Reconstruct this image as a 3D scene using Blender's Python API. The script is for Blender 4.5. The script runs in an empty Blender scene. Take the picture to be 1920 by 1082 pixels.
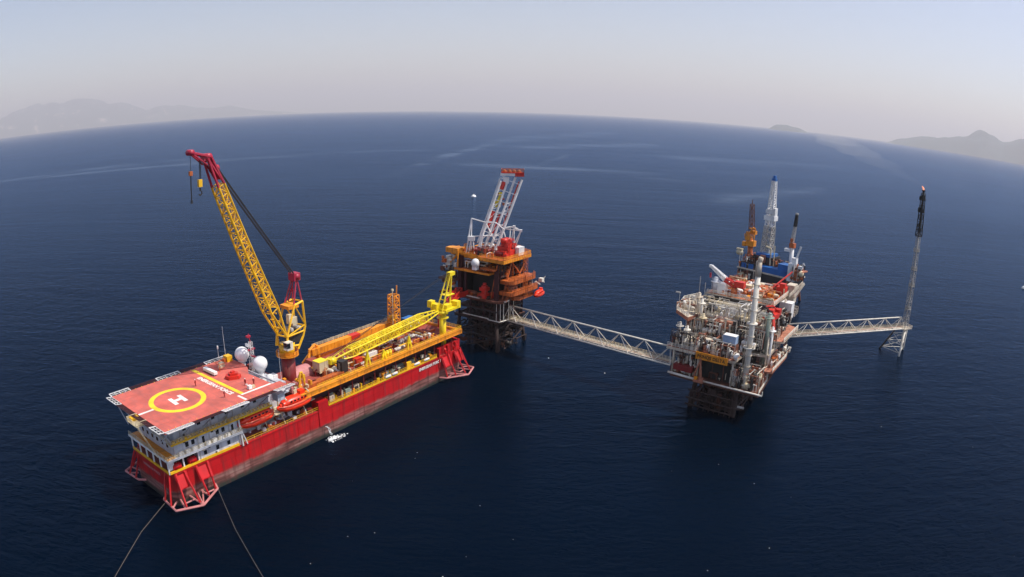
import bpy, math, random
from mathutils import Vector, Matrix
R = math.radians
V = Vector
sc = bpy.context.scene
COL = sc.collection
rnd = random.Random(7)

# ------------------------------------------------------------------ materials
def new_mat(name):
    m = bpy.data.materials.new(name); m.use_nodes = True
    nt = m.node_tree
    return m, nt, nt.nodes, nt.links, nt.nodes['Principled BSDF']

def ramp(N, stops):
    r = N.new('ShaderNodeValToRGB'); e = r.color_ramp.elements
    while len(e) < len(stops): e.new(0.5)
    for i, (p, c) in enumerate(stops):
        e[i].position = p; e[i].color = (c[0], c[1], c[2], 1)
    return r

def paint(name, c, rough=0.45, wear=0.25, dirt=(0.16, 0.09, 0.05), scale=0.6, metal=0.0, streak=True):
    """painted steel: patchy colour, rusty stains that run downwards"""
    m, nt, N, L, b = new_mat(name)
    tc = N.new('ShaderNodeTexCoord')
    mp = N.new('ShaderNodeMapping'); L.new(tc.outputs['Object'], mp.inputs[0])
    mp.inputs['Scale'].default_value = (1.6, 1.6, 0.35) if streak else (1, 1, 1)
    n1 = N.new('ShaderNodeTexNoise'); n1.inputs['Scale'].default_value = scale
    n1.inputs['Detail'].default_value = 6; n1.inputs['Roughness'].default_value = 0.7
    L.new(mp.outputs[0], n1.inputs[0])
    n2 = N.new('ShaderNodeTexNoise'); n2.inputs['Scale'].default_value = 0.25; n2.inputs['Detail'].default_value = 3
    L.new(tc.outputs['Object'], n2.inputs[0])
    r1 = ramp(N, [(0.56 - 0.12*wear, (0, 0, 0)), (0.72, (1, 1, 1))])
    L.new(n1.outputs[0], r1.inputs[0])
    mul = N.new('ShaderNodeMath'); mul.operation = 'MULTIPLY'; mul.inputs[1].default_value = min(1, wear*1.9)
    L.new(r1.outputs[0], mul.inputs[0])
    lo = tuple(x*0.8 for x in c); hi = tuple(min(1, x*1.15) for x in c)
    r2 = ramp(N, [(0.3, lo), (0.7, hi)]); L.new(n2.outputs[0], r2.inputs[0])
    mx = N.new('ShaderNodeMixRGB'); L.new(mul.outputs[0], mx.inputs[0]); L.new(r2.outputs[0], mx.inputs[1])
    mx.inputs[2].default_value = (*dirt, 1)
    L.new(mx.outputs[0], b.inputs['Base Color'])
    b.inputs['Roughness'].default_value = rough; b.inputs['Metallic'].default_value = metal
    return m

M = {}
def P(key, *a, **k): M[key] = paint(key, *a, **k)
P('red', (0.50, 0.006, 0.008), 0.4, 0.1)
P('dark_red', (0.20, 0.012, 0.012), 0.5, 0.35)
P('maroon', (0.045, 0.007, 0.009), 0.6, 0.4, dirt=(0.03, 0.015, 0.012))  # red darkened so that recesses hold their shade in the colour
P('deck_red', (0.30, 0.055, 0.038), 0.7, 0.5, dirt=(0.14, 0.05, 0.035), streak=False)
P('helideck_red', (0.60, 0.125, 0.090), 0.75, 0.55, dirt=(0.44, 0.12, 0.10), streak=False, scale=0.45)
P('pink', (0.52, 0.20, 0.19), 0.6, 0.4, dirt=(0.3, 0.1, 0.08))
P('yellow', (0.82, 0.46, 0.012), 0.42, 0.25, dirt=(0.36, 0.16, 0.03))
P('lemon', (0.84, 0.64, 0.01), 0.42, 0.2, dirt=(0.4, 0.25, 0.04))
P('amber', (0.80, 0.29, 0.012), 0.5, 0.45, dirt=(0.28, 0.08, 0.02))
P('orange', (0.50, 0.115, 0.018), 0.5, 0.6, dirt=(0.12, 0.035, 0.02))  # darkened to carry the shade of the deck faces
P('marking_yellow', (0.85, 0.60, 0.02), 0.6, 0.1, streak=False)
P('marking_white', (0.80, 0.74, 0.68), 0.6, 0.15, dirt=(0.6, 0.35, 0.3), streak=False)
P('white', (0.78, 0.77, 0.74), 0.4, 0.15, dirt=(0.4, 0.3, 0.22))
P('radome_white', (0.85, 0.85, 0.83), 0.35, 0.02)
P('accommodation_grey', (0.57, 0.59, 0.63), 0.5, 0.3, dirt=(0.3, 0.27, 0.24))
P('cream', (0.66, 0.56, 0.36), 0.5, 0.4, dirt=(0.3, 0.17, 0.07))
P('beige', (0.60, 0.52, 0.40), 0.55, 0.55, dirt=(0.2, 0.11, 0.06))
P('pipe_grey', (0.42, 0.40, 0.36), 0.45, 0.45, dirt=(0.16, 0.1, 0.06))
P('pale_steel', (0.70, 0.65, 0.55), 0.5, 0.35, dirt=(0.26, 0.16, 0.09))
P('rust', (0.13, 0.045, 0.025), 0.8, 0.6, dirt=(0.09, 0.04, 0.025))  # rust tone, darkened further with the shade of recesses
P('rust_pink', (0.44, 0.17, 0.10), 0.8, 0.8, dirt=(0.16, 0.055, 0.03))
P('stack_white', (0.74, 0.70, 0.60), 0.5, 0.4, dirt=(0.4, 0.3, 0.18))
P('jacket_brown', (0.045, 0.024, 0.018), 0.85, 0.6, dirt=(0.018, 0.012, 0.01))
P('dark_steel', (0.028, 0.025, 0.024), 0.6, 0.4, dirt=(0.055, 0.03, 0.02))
P('soot_shade_black', (0.018, 0.018, 0.017), 0.8, 0.3, dirt=(0.05, 0.045, 0.03))  # flare soot, and the black that paints deep shade in bays
P('cable_black', (0.022, 0.022, 0.026), 0.6, 0.0)
P('blue', (0.014, 0.12, 0.38), 0.45, 0.3, dirt=(0.05, 0.08, 0.14))
P('pale_blue', (0.30, 0.42, 0.60), 0.5, 0.25, dirt=(0.3, 0.3, 0.28))
P('lifeboat_orange', (0.80, 0.035, 0.004), 0.35, 0.04)
P('crimson', (0.42, 0.02, 0.05), 0.45, 0.2)
P('flame_red', (0.58, 0.022, 0.01), 0.45, 0.3)
P('green_grey', (0.22, 0.27, 0.22), 0.5, 0.3)
P('coverall_red', (0.28, 0.02, 0.02), 0.8, 0.0)
P('skin', (0.45, 0.25, 0.17), 0.6, 0.0)
P('rope', (0.10, 0.085, 0.07), 0.8, 0.1)

def glass_mat():
    m, nt, N, L, b = new_mat('window_glass')
    b.inputs['Base Color'].default_value = (0.012, 0.015, 0.02, 1); b.inputs['Roughness'].default_value = 0.08
    M['window_glass'] = m
glass_mat()

def hull_mat():
    m, nt, N, L, b = new_mat('hull_paint')
    tc = N.new('ShaderNodeTexCoord'); sp = N.new('ShaderNodeSeparateXYZ'); L.new(tc.outputs['Object'], sp.inputs[0])
    mp = N.new('ShaderNodeMapping'); mp.inputs['Scale'].default_value = (0.5, 0.5, 0.16); L.new(tc.outputs['Object'], mp.inputs[0])
    n = N.new('ShaderNodeTexNoise'); n.inputs['Scale'].default_value = 0.9; n.inputs['Detail'].default_value = 7; n.inputs['Roughness'].default_value = 0.7
    L.new(mp.outputs[0], n.inputs[0])
    mp2 = N.new('ShaderNodeMapping'); mp2.inputs['Scale'].default_value = (0.12, 0.12, 1.3); L.new(tc.outputs['Object'], mp2.inputs[0])
    n3 = N.new('ShaderNodeTexNoise'); n3.inputs['Scale'].default_value = 1.0; n3.inputs['Detail'].default_value = 5
    L.new(mp2.outputs[0], n3.inputs[0])
    old = ramp(N, [(0.3, (0.075, 0.035, 0.03)), (0.45, (0.20, 0.075, 0.06)), (0.55, (0.30, 0.13, 0.11)), (0.72, (0.38, 0.24, 0.20))])
    L.new(n3.outputs[0], old.inputs[0])
    fresh = ramp(N, [(0.25, (0.36, 0.004, 0.006)), (0.5, (0.52, 0.006, 0.008)), (0.75, (0.58, 0.010, 0.012)), (0.9, (0.42, 0.05, 0.04))])
    L.new(n.outputs[0], fresh.inputs[0])
    # ragged paint line near z = 4.3
    a = N.new('ShaderNodeMath'); a.operation = 'MULTIPLY_ADD'; a.inputs[1].default_value = 1.6
    L.new(n.outputs[0], a.inputs[0]); L.new(sp.outputs['Z'], a.inputs[2])
    mr = N.new('ShaderNodeMapRange'); mr.inputs['From Min'].default_value = 4.3; mr.inputs['From Max'].default_value = 5.1
    L.new(a.outputs[0], mr.inputs['Value'])
    mx = N.new('ShaderNodeMixRGB'); L.new(mr.outputs[0], mx.inputs[0]); L.new(old.outputs[0], mx.inputs[1]); L.new(fresh.outputs[0], mx.inputs[2])
    # wet, weed-grown foot
    mr2 = N.new('ShaderNodeMapRange'); mr2.inputs['From Min'].default_value = 1.5; mr2.inputs['From Max'].default_value = 2.6
    L.new(a.outputs[0], mr2.inputs['Value'])
    mx2 = N.new('ShaderNodeMixRGB'); L.new(mr2.outputs[0], mx2.inputs[0]); mx2.inputs[1].default_value = (0.035, 0.04, 0.03, 1)
    L.new(mx.outputs[0], mx2.inputs[2]); L.new(mx2.outputs[0], b.inputs['Base Color'])
    b.inputs['Roughness'].default_value = 0.45
    M['hull_paint'] = m
hull_mat()

def seams(name, vertical, w, h, k, stain=0.0):
    """plate joints and broad stains laid over an existing paint"""
    nt = M[name].node_tree; N, L = nt.nodes, nt.links; b = N['Principled BSDF']; src = b.inputs['Base Color'].links[0].from_socket
    tc = N.new('ShaderNodeTexCoord'); sp = N.new('ShaderNodeSeparateXYZ'); cb = N.new('ShaderNodeCombineXYZ'); L.new(tc.outputs['Object'], sp.inputs[0])
    L.new(sp.outputs['X'], cb.inputs[0]); L.new(sp.outputs['Z' if vertical else 'Y'], cb.inputs[1])
    br = N.new('ShaderNodeTexBrick'); br.inputs['Scale'].default_value = 1; br.inputs['Brick Width'].default_value = w; br.inputs['Row Height'].default_value = h
    br.inputs['Mortar Size'].default_value = 0.035; br.inputs['Mortar Smooth'].default_value = 0.4; br.inputs['Color1'].default_value = (1, 1, 1, 1); br.inputs['Color2'].default_value = (.86, .86, .86, 1); br.inputs['Mortar'].default_value = (k, k, k, 1)
    L.new(cb.outputs[0], br.inputs[0]); mx = N.new('ShaderNodeMixRGB'); mx.blend_type = 'MULTIPLY'; mx.inputs[0].default_value = 1; L.new(src, mx.inputs[1]); L.new(br.outputs[0], mx.inputs[2]); out = mx.outputs[0]
    if stain:
        mp = N.new('ShaderNodeMapping'); mp.inputs['Scale'].default_value = (0.9, 0.9, 0.09) if vertical else (0.5, 0.14, 1); L.new(tc.outputs['Object'], mp.inputs[0])
        n = N.new('ShaderNodeTexNoise'); n.inputs['Scale'].default_value = 1.1; n.inputs['Detail'].default_value = 5; L.new(mp.outputs[0], n.inputs[0])
        r = ramp(N, [(0.5, (0, 0, 0)), (0.72, (stain, stain, stain))]); L.new(n.outputs[0], r.inputs[0])
        m2 = N.new('ShaderNodeMixRGB'); L.new(r.outputs[0], m2.inputs[0]); L.new(out, m2.inputs[1]); m2.inputs[2].default_value = (0.10, 0.03, 0.025, 1) if vertical else (0.2, 0.075, 0.07, 1); out = m2.outputs[0]
    L.new(out, b.inputs['Base Color'])
seams('hull_paint', True, 7.0, 2.1, 0.65, 0.55); seams('helideck_red', False, 6.0, 1.9, 0.84, 0.45); seams('accommodation_grey', True, 2.6, 1.2, 0.85, 0.35)

def banded(name, c1, c2, period, axis='Z', duty=0.5):
    m, nt, N, L, b = new_mat(name)
    tc = N.new('ShaderNodeTexCoord'); sp = N.new('ShaderNodeSeparateXYZ'); L.new(tc.outputs['Object'], sp.inputs[0])
    d = N.new('ShaderNodeMath'); d.operation = 'DIVIDE'; d.inputs[1].default_value = period; L.new(sp.outputs[axis], d.inputs[0])
    f = N.new('ShaderNodeMath'); f.operation = 'FRACT'; L.new(d.outputs[0], f.inputs[0])
    g = N.new('ShaderNodeMath'); g.operation = 'GREATER_THAN'; g.inputs[1].default_value = duty; L.new(f.outputs[0], g.inputs[0])
    mx = N.new('ShaderNodeMixRGB'); L.new(g.outputs[0], mx.inputs[0]); mx.inputs[1].default_value = (*c1, 1); mx.inputs[2].default_value = (*c2, 1)
    L.new(mx.outputs[0], b.inputs['Base Color']); b.inputs['Roughness'].default_value = 0.45
    M[name] = m
banded('red_white_bands', (0.72, 0.70, 0.66), (0.50, 0.03, 0.03), 9.0, duty=0.55)

# ------------------------------------------------------------------ frames and meshes
class Frame:
    def __init__(s, x, y, deg):
        s.O = V((x, y, 0)); s.a = R(deg)
        s.U = V((math.cos(s.a), math.sin(s.a), 0)); s.T = V((-math.sin(s.a), math.cos(s.a), 0))
    def w(s, p): return s.O + s.U*p[0] + s.T*p[1] + V((0, 0, p[2]))

class MB:
    def __init__(s): s.v = []; s.f = []; s.mi = []; s.sm = []; s.m = 0; s.ch = []
    def mat(s, i): s.m = i; return s
    def add(s, vs, fs, smooth=False):
        o = len(s.v); s.v += [V(p) for p in vs]
        f0 = len(s.f)
        for f in fs: s.f.append([o+i for i in f]); s.mi.append(s.m); s.sm.append(smooth)
        s.ch.append((o, len(s.v), f0, len(s.f)))
        return s
    def box(s, x0, y0, z0, x1, y1, z1):
        x0, x1 = sorted((x0, x1)); y0, y1 = sorted((y0, y1)); z0, z1 = sorted((z0, z1))
        return s.add([(x0,y0,z0),(x1,y0,z0),(x1,y1,z0),(x0,y1,z0),(x0,y0,z1),(x1,y0,z1),(x1,y1,z1),(x0,y1,z1)],
                     [(0,3,2,1),(4,5,6,7),(0,1,5,4),(1,2,6,5),(2,3,7,6),(3,0,4,7)])
    def cbox(s, c, d): return s.box(c[0]-d[0]/2, c[1]-d[1]/2, c[2]-d[2]/2, c[0]+d[0]/2, c[1]+d[1]/2, c[2]+d[2]/2)
    def prism(s, pts, z0, z1):
        n = len(pts)
        a = sum(pts[i][0]*pts[(i+1)%n][1]-pts[(i+1)%n][0]*pts[i][1] for i in range(n))
        if a < 0: pts = pts[::-1]
        vs = [(p[0], p[1], z0) for p in pts] + [(p[0], p[1], z1) for p in pts]
        return s.add(vs, [tuple(range(n))[::-1], tuple(range(n, 2*n))] + [(i, (i+1) % n, n+(i+1) % n, n+i) for i in range(n)])
    def bar(s, p, q, r, n=6, r2=None):
        p, q = V(p), V(q); d = q-p
        if d.length < 1e-5: return s
        d.normalize(); up = V((0,0,1)) if abs(d.z) < 0.95 else V((1,0,0))
        a = d.cross(up).normalized(); b = a.cross(d); r2 = r if r2 is None else r2
        off = math.pi/4 if n == 4 else 0
        k = 1.25 if n == 4 else 1
        vs = [p + (a*math.cos(t)+b*math.sin(t))*r*k for t in [off+2*math.pi*i/n for i in range(n)]]
        vs += [q + (a*math.cos(t)+b*math.sin(t))*r2*k for t in [off+2*math.pi*i/n for i in range(n)]]
        return s.add(vs, [(i, (i+1) % n, n+(i+1) % n, n+i) for i in range(n)] + [tuple(range(n))[::-1], tuple(range(n, 2*n))], n > 6)
    def path(s, pts, r, n=6, closed=False):
        pts = list(pts)
        for a, b in zip(pts, pts[1:] + ([pts[0]] if closed else [])): s.bar(a, b, r, n)
        return s
    def sphere(s, c, r, nu=20, nv=12, zs=1.0, z_from=-1.0):
        vs = []; fs = []
        t0 = math.asin(max(-1, z_from))
        for j in range(nv+1):
            t = t0 + (math.pi/2-t0)*j/nv
            for i in range(nu):
                a = 2*math.pi*i/nu
                vs.append((c[0]+r*math.cos(t)*math.cos(a), c[1]+r*math.cos(t)*math.sin(a), c[2]+r*zs*math.sin(t)))
        for j in range(nv):
            for i in range(nu): fs.append((j*nu+i, j*nu+(i+1) % nu, (j+1)*nu+(i+1) % nu, (j+1)*nu+i))
        fs.append(tuple(range(nu))[::-1])
        return s.add(vs, fs, True)
    def ring(s, c, r0, r1, z0, z1, n=48):
        vs = []; fs = []
        for i in range(n):
            a = 2*math.pi*i/n; u, w = math.cos(a), math.sin(a)
            vs += [(c[0]+r0*u, c[1]+r0*w, z0), (c[0]+r1*u, c[1]+r1*w, z0), (c[0]+r1*u, c[1]+r1*w, z1), (c[0]+r0*u, c[1]+r0*w, z1)]
        for i in range(n):
            j = (i+1) % n
            for k in range(4): fs.append((4*i+k, 4*j+k, 4*j+(k+1) % 4, 4*i+(k+1) % 4))
        return s.add(vs, [f[::-1] for f in fs])
    def vessel(s, p, q, r, n=14):
        """pressure vessel with domed ends"""
        p, q = V(p), V(q); d = (q-p).normalized()
        s.bar(p, q, r, n); s.bar(p-d*r*0.45, p, r*0.55, n, r); s.bar(q, q+d*r*0.45, r, n, r*0.55)
        return s
    def rail(s, pts, h=1.1, r=0.045, step=2.2, closed=False, rows=3):
        pts = [V(p) for p in pts]
        if closed: pts.append(pts[0])
        for a, b in zip(pts, pts[1:]):
            for k in range(1, rows+1): s.bar(a+V((0,0,h*k/rows)), b+V((0,0,h*k/rows)), r, 4)
            n = max(1, int((b-a).length/step))
            for i in range(n+1):
                p = a.lerp(b, i/n); s.bar(p, p+V((0,0,h)), r, 4)
        return s
    def truss(s, p, q, w0, w1, up, n, rc, rb, h0=None, h1=None, kind='zig'):
        """four-chord lattice from p to q, width w and height h at both ends"""
        p, q, up = V(p), V(q), V(up); d = (q-p).normalized(); a = d.cross(up).normalized(); b = a.cross(d).normalized()
        h0 = w0 if h0 is None else h0; h1 = w1 if h1 is None else h1
        rings = []
        for i in range(n+1):
            t = i/n; c = p.lerp(q, t); w = (w0*(1-t)+w1*t)/2; h = (h0*(1-t)+h1*t)/2
            rings.append([c-a*w-b*h, c+a*w-b*h, c+a*w+b*h, c-a*w+b*h])
        for k in range(4): s.bar(rings[0][k], rings[-1][k], rc, 6)
        for i in range(n+1):
            for k in range(4): s.bar(rings[i][k], rings[i][(k+1) % 4], rb, 4)
        for i in range(n):
            for k in range(4):
                k2 = (k+1) % 4
                if kind == 'x':
                    s.bar(rings[i][k], rings[i+1][k2], rb, 4); s.bar(rings[i][k2], rings[i+1][k], rb, 4)
                elif (i+k) % 2: s.bar(rings[i][k], rings[i+1][k2], rb, 4)
                else: s.bar(rings[i][k2], rings[i+1][k], rb, 4)
        return s
    def ladder(s, p, q, w=0.6, r=0.05):
        p, q = V(p), V(q); d = (q-p).normalized(); up = V((0,0,1)) if abs(d.z) < 0.9 else V((1,0,0)); a = d.cross(up).normalized()*w/2
        s.bar(p-a, q-a, r, 4); s.bar(p+a, q+a, r, 4)
        for i in range(int((q-p).length/0.6)):
            c = p.lerp(q, (i+0.5)/max(1, int((q-p).length/0.6))); s.bar(c-a, c+a, r*0.7, 4)
        return s
    def clusters(s, gap=0.12):
        """separate pieces: shapes whose boxes touch belong together"""
        B = []
        for (a, b, f0, f1) in s.ch:
            P = s.v[a:b]; B.append((min(p.x for p in P)-gap, min(p.y for p in P)-gap, min(p.z for p in P)-gap, max(p.x for p in P)+gap, max(p.y for p in P)+gap, max(p.z for p in P)+gap))
        par = list(range(len(B)))
        def find(i):
            while par[i] != i: par[i] = par[par[i]]; i = par[i]
            return i
        order = sorted(range(len(B)), key=lambda i: B[i][0])
        for n_, i in enumerate(order):
            bi = B[i]
            for j in order[n_+1:]:
                bj = B[j]
                if bj[0] > bi[3]: break
                if bj[1] <= bi[4] and bj[4] >= bi[1] and bj[2] <= bi[5] and bj[5] >= bi[2]:
                    a, b = find(i), find(j)
                    if a != b: par[a] = b
        g = {}
        for i in range(len(B)): g.setdefault(find(i), []).append(i)
        out = []
        for ids in g.values():
            m = MB()
            for i in ids:
                a, b, f0, f1 = s.ch[i]; o = len(m.v); m.v += s.v[a:b]
                for k in range(f0, f1): m.f.append([x-a+o for x in s.f[k]]); m.mi.append(s.mi[k]); m.sm.append(s.sm[k])
                m.ch.append((o, len(m.v), 0, 0))
            m.size = max((max(v[c] for v in m.v)-min(v[c] for v in m.v)) for c in range(3)); out.append(m)
        return sorted(out, key=lambda m: -m.size)
    def build(s, name, mats, parent=None, base=(0,0,0)):
        if parent is not None and len(s.ch) > 1:
            cl = s.clusters(); key = (parent.name, name); first = None; rest = []
            for m in cl:
                if COUNT.get(key, 0) >= 100: rest.append(m); continue
                COUNT[key] = COUNT.get(key, 0)+1; o = m.build1(name, mats, parent); first = first or o
            if rest: REST.setdefault((parent.name, name), []).append((rest, mats))
            return first
        return s.build1(name, mats, parent, base)
    def build1(s, name, mats, parent=None, base=(0,0,0)):
        if parent is not None: base = BASE[parent.name]
        me = bpy.data.meshes.new(name); bb = V(base)
        me.from_pydata([tuple(v-bb) for v in s.v], [], s.f)
        if isinstance(mats, str): mats = [mats]
        used = sorted(set(s.mi))
        for k in used: me.materials.append(M[mats[k]])
        me.polygons.foreach_set('material_index', [used.index(k) for k in s.mi]); me.polygons.foreach_set('use_smooth', s.sm)
        me.update()
        o = bpy.data.objects.new(name, me); COL.objects.link(o)
        if parent is not None: o.parent = parent
        BASE[o.name] = tuple(base)
        return o

BASE = {}; COUNT = {}; REST = {}
def thing(name, label, cat, frame, base, group=None):
    o = bpy.data.objects.new(name, None); COL.objects.link(o)
    o.empty_display_size = 1.0
    o.location = frame.w(base); o.rotation_euler = (0, 0, frame.a)
    BASE[o.name] = tuple(base)
    o['label'] = label; o['category'] = cat
    if group: o['group'] = group
    return o
def solo(mb, name, mats, label, cat, frame, base, group=None):
    o = mb.build(name, mats, None, base)
    o.location = frame.w(base); o.rotation_euler = (0, 0, frame.a)
    o['label'] = label; o['category'] = cat
    if group: o['group'] = group
    return o
def copy_tree(o, parent=None):
    c = o.copy(); COL.objects.link(c); c.parent = parent
    BASE[c.name] = BASE.get(o.name, (0,0,0))
    for ch in [x for x in COL.objects if x.parent == o]: copy_tree(ch, c)
    return c
def relabel(o, label, group=None):
    o['label'] = label
    if group: o['group'] = group

def lettering(text, size, origin, xdir, ydir, mat, parent, depth=0.03, stretch=1.0, bold=0.018):
    X, Y = V(xdir).normalized(), V(ydir).normalized(); Zn = X.cross(Y); bb = V(BASE[parent.name]); x0 = 0
    for word in text.split(' '):
        cu = bpy.data.curves.new('lettering', 'FONT'); cu.body = word; cu.size = size; cu.align_x = 'LEFT'
        cu.extrude = depth; cu.space_character = 1.05; cu.offset = size*bold
        t = bpy.data.objects.new('t', cu); COL.objects.link(t)
        dg = bpy.context.evaluated_depsgraph_get(); dg.update()
        me = bpy.data.meshes.new_from_object(t.evaluated_get(dg)); bpy.data.objects.remove(t)
        wd = max(v.co.x for v in me.vertices)
        for v in me.vertices: p = v.co; v.co = V(origin) + X*(x0+p.x)*stretch + Y*p.y + Zn*p.z - bb
        x0 += wd + size*.38
        me.materials.clear(); me.materials.append(M[mat])
        o = bpy.data.objects.new('lettering', me); COL.objects.link(o); o.parent = parent; BASE[o.name] = tuple(bb)

def clutter(box, n, seed, big=1.0, dens_pipe=1.0):
    """process equipment filling a deck: returns three meshes - pipes, vessels, boxes"""
    g = random.Random(seed); x0, y0, z0, x1, y1, z1 = box
    pi, ve, bo = MB(), MB(), MB()
    for _ in range(int(n*dens_pipe)):
        z = g.uniform(z0+0.4, z1); r = g.choice((0.1, 0.13, 0.18, 0.25))*big; pi.mat(g.randrange(5))
        x = g.uniform(x0, x1); y = g.uniform(y0, y1); k = g.random()
        if k < 0.38:
            L = g.uniform(2, min(9, x1-x0)); xe = max(x0, min(x1, x+g.choice((-1, 1))*L)); pts = [(x, y, z0), (x, y, z), (xe, y, z), (xe, y, z0 if g.random() < .5 else max(z0, z-2))]
        elif k < 0.76:
            L = g.uniform(2, min(9, y1-y0)); ye = max(y0, min(y1, y+g.choice((-1, 1))*L)); pts = [(x, y, z0), (x, y, z), (x, ye, z), (x, ye, z0 if g.random() < .5 else max(z0, z-2))]
        else: pts = [(x, y, z0), (x, y, z)]
        pi.path(pts, r)
        if g.random() < .4: pi.cbox((x, y, z), (r*4, r*4, r*3))
    for _ in range(n//4):
        ve.mat(g.randrange(3)); x = g.uniform(x0+1, x1-1); y = g.uniform(y0+1, y1-1); r = g.uniform(0.45, 1.1)*big; k = g.random()
        h = g.uniform(2, max(2.2, (z1-z0)*0.7))
        if k < 0.45: ve.vessel((x, y, z0+r*.5), (x, y, z0+h), r)
        elif k < 0.75: L = g.uniform(2, 4.5); ve.vessel((max(x0, x-L/2), y, z0+r+.4), (min(x1, x+L/2), y, z0+r+.4), r); ve.cbox((x, y, z0+.3), (L*.5, r, .7))
        else: L = g.uniform(2, 4.5); ve.vessel((x, max(y0, y-L/2), z0+r+.4), (x, min(y1, y+L/2), z0+r+.4), r); ve.cbox((x, y, z0+.3), (r, L*.5, .7))
    for _ in range(n//3):
        bo.mat(g.randrange(4)); x = g.uniform(x0+1, x1-1); y = g.uniform(y0+1, y1-1)
        d = (g.uniform(.7, 2.6)*big, g.uniform(.7, 2.6)*big, g.uniform(.6, 2.2)*big); zz = z0 if g.random() < .7 else g.uniform(z0, max(z0, z1-2))
        bo.cbox((x, y, zz+d[2]/2+0.02), d)
        if g.random() < .5: bo.rail([(x-d[0]/2, y-d[1]/2, zz+d[2]), (x+d[0]/2, y-d[1]/2, zz+d[2]), (x+d[0]/2, y+d[1]/2, zz+d[2])], h=1.0, r=0.05)
    return pi, ve, bo

def bracing(mb, pts0, pts1, r, cross=True):
    """jacket faces between two rings of leg points"""
    n = len(pts0)
    for i in range(n):
        j = (i+1) % n
        mb.bar(pts1[i], pts1[j], r, 6)
        if cross: mb.bar(pts0[i], pts1[j], r*.85, 6); mb.bar(pts0[j], pts1[i], r*.85, 6)
        else: mb.bar(pts0[i], pts1[j], r*.85, 6)

# ------------------------------------------------------------------ camera (wide action-camera lens: equisolid fisheye)
cam = bpy.data.cameras.new('camera'); co = bpy.data.objects.new('camera', cam); COL.objects.link(co)
cam.type = 'PANO'; cam.panorama_type = 'FISHEYE_EQUISOLID'; cam.fisheye_lens = 24.26; cam.fisheye_fov = math.pi
cam.sensor_width = 36.0; cam.sensor_height = 36.0*577/1024; cam.sensor_fit = 'HORIZONTAL'
cam.clip_start = 0.5; cam.clip_end = 400000
co.location = (0, 0, 88)
pitch, roll = 0.2574, 0.0259
co.matrix_world = Matrix.Translation((0, 0, 88)) @ Matrix.Rotation(math.pi/2-pitch, 4, 'X') @ Matrix.Rotation(roll, 4, 'Z')
sc.camera = co

# ------------------------------------------------------------------ light
SUN_EL, SUN_AZ = 58, 3          # azimuth above the +X axis towards +Y, degrees
sd = V((math.cos(R(SUN_EL))*math.cos(R(SUN_AZ)), math.cos(R(SUN_EL))*math.sin(R(SUN_AZ)), math.sin(R(SUN_EL))))
sl = bpy.data.lights.new('sun', 'SUN'); sl.energy = 3.9; sl.angle = R(0.53); sl.color = (1.0, 0.955, 0.89)
so = bpy.data.objects.new('sun', sl); COL.objects.link(so)
so.rotation_euler = sd.to_track_quat('Z', 'Y').to_euler(); so.location = sd*500
w = bpy.data.worlds.new('World'); sc.world = w; w.use_nodes = True
N = w.node_tree.nodes; L = w.node_tree.links
sky = N.new('ShaderNodeTexSky'); sky.sky_type = 'NISHITA'; sky.sun_disc = False
sky.sun_elevation = R(SUN_EL); sky.sun_rotation = R(90-SUN_AZ)
sky.air_density = 1.0; sky.dust_density = 1.2; sky.ozone_density = 2.5; sky.altitude = 50
N['Background'].inputs['Strength'].default_value = 0.15
tn = N.new('ShaderNodeMixRGB'); tn.blend_type = 'MULTIPLY'; tn.inputs[0].default_value = 1; tn.inputs[2].default_value = (0.99, 0.84, 0.78, 1)
L.new(sky.outputs[0], tn.inputs[1]); L.new(tn.outputs[0], N['Background'].inputs[0])
sc.view_settings.view_transform = 'Standard'; sc.view_settings.look = 'None'; sc.view_settings.gamma = 1
sc.view_settings.use_curve_mapping = False; sc.view_settings.exposure = 0.4

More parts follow.
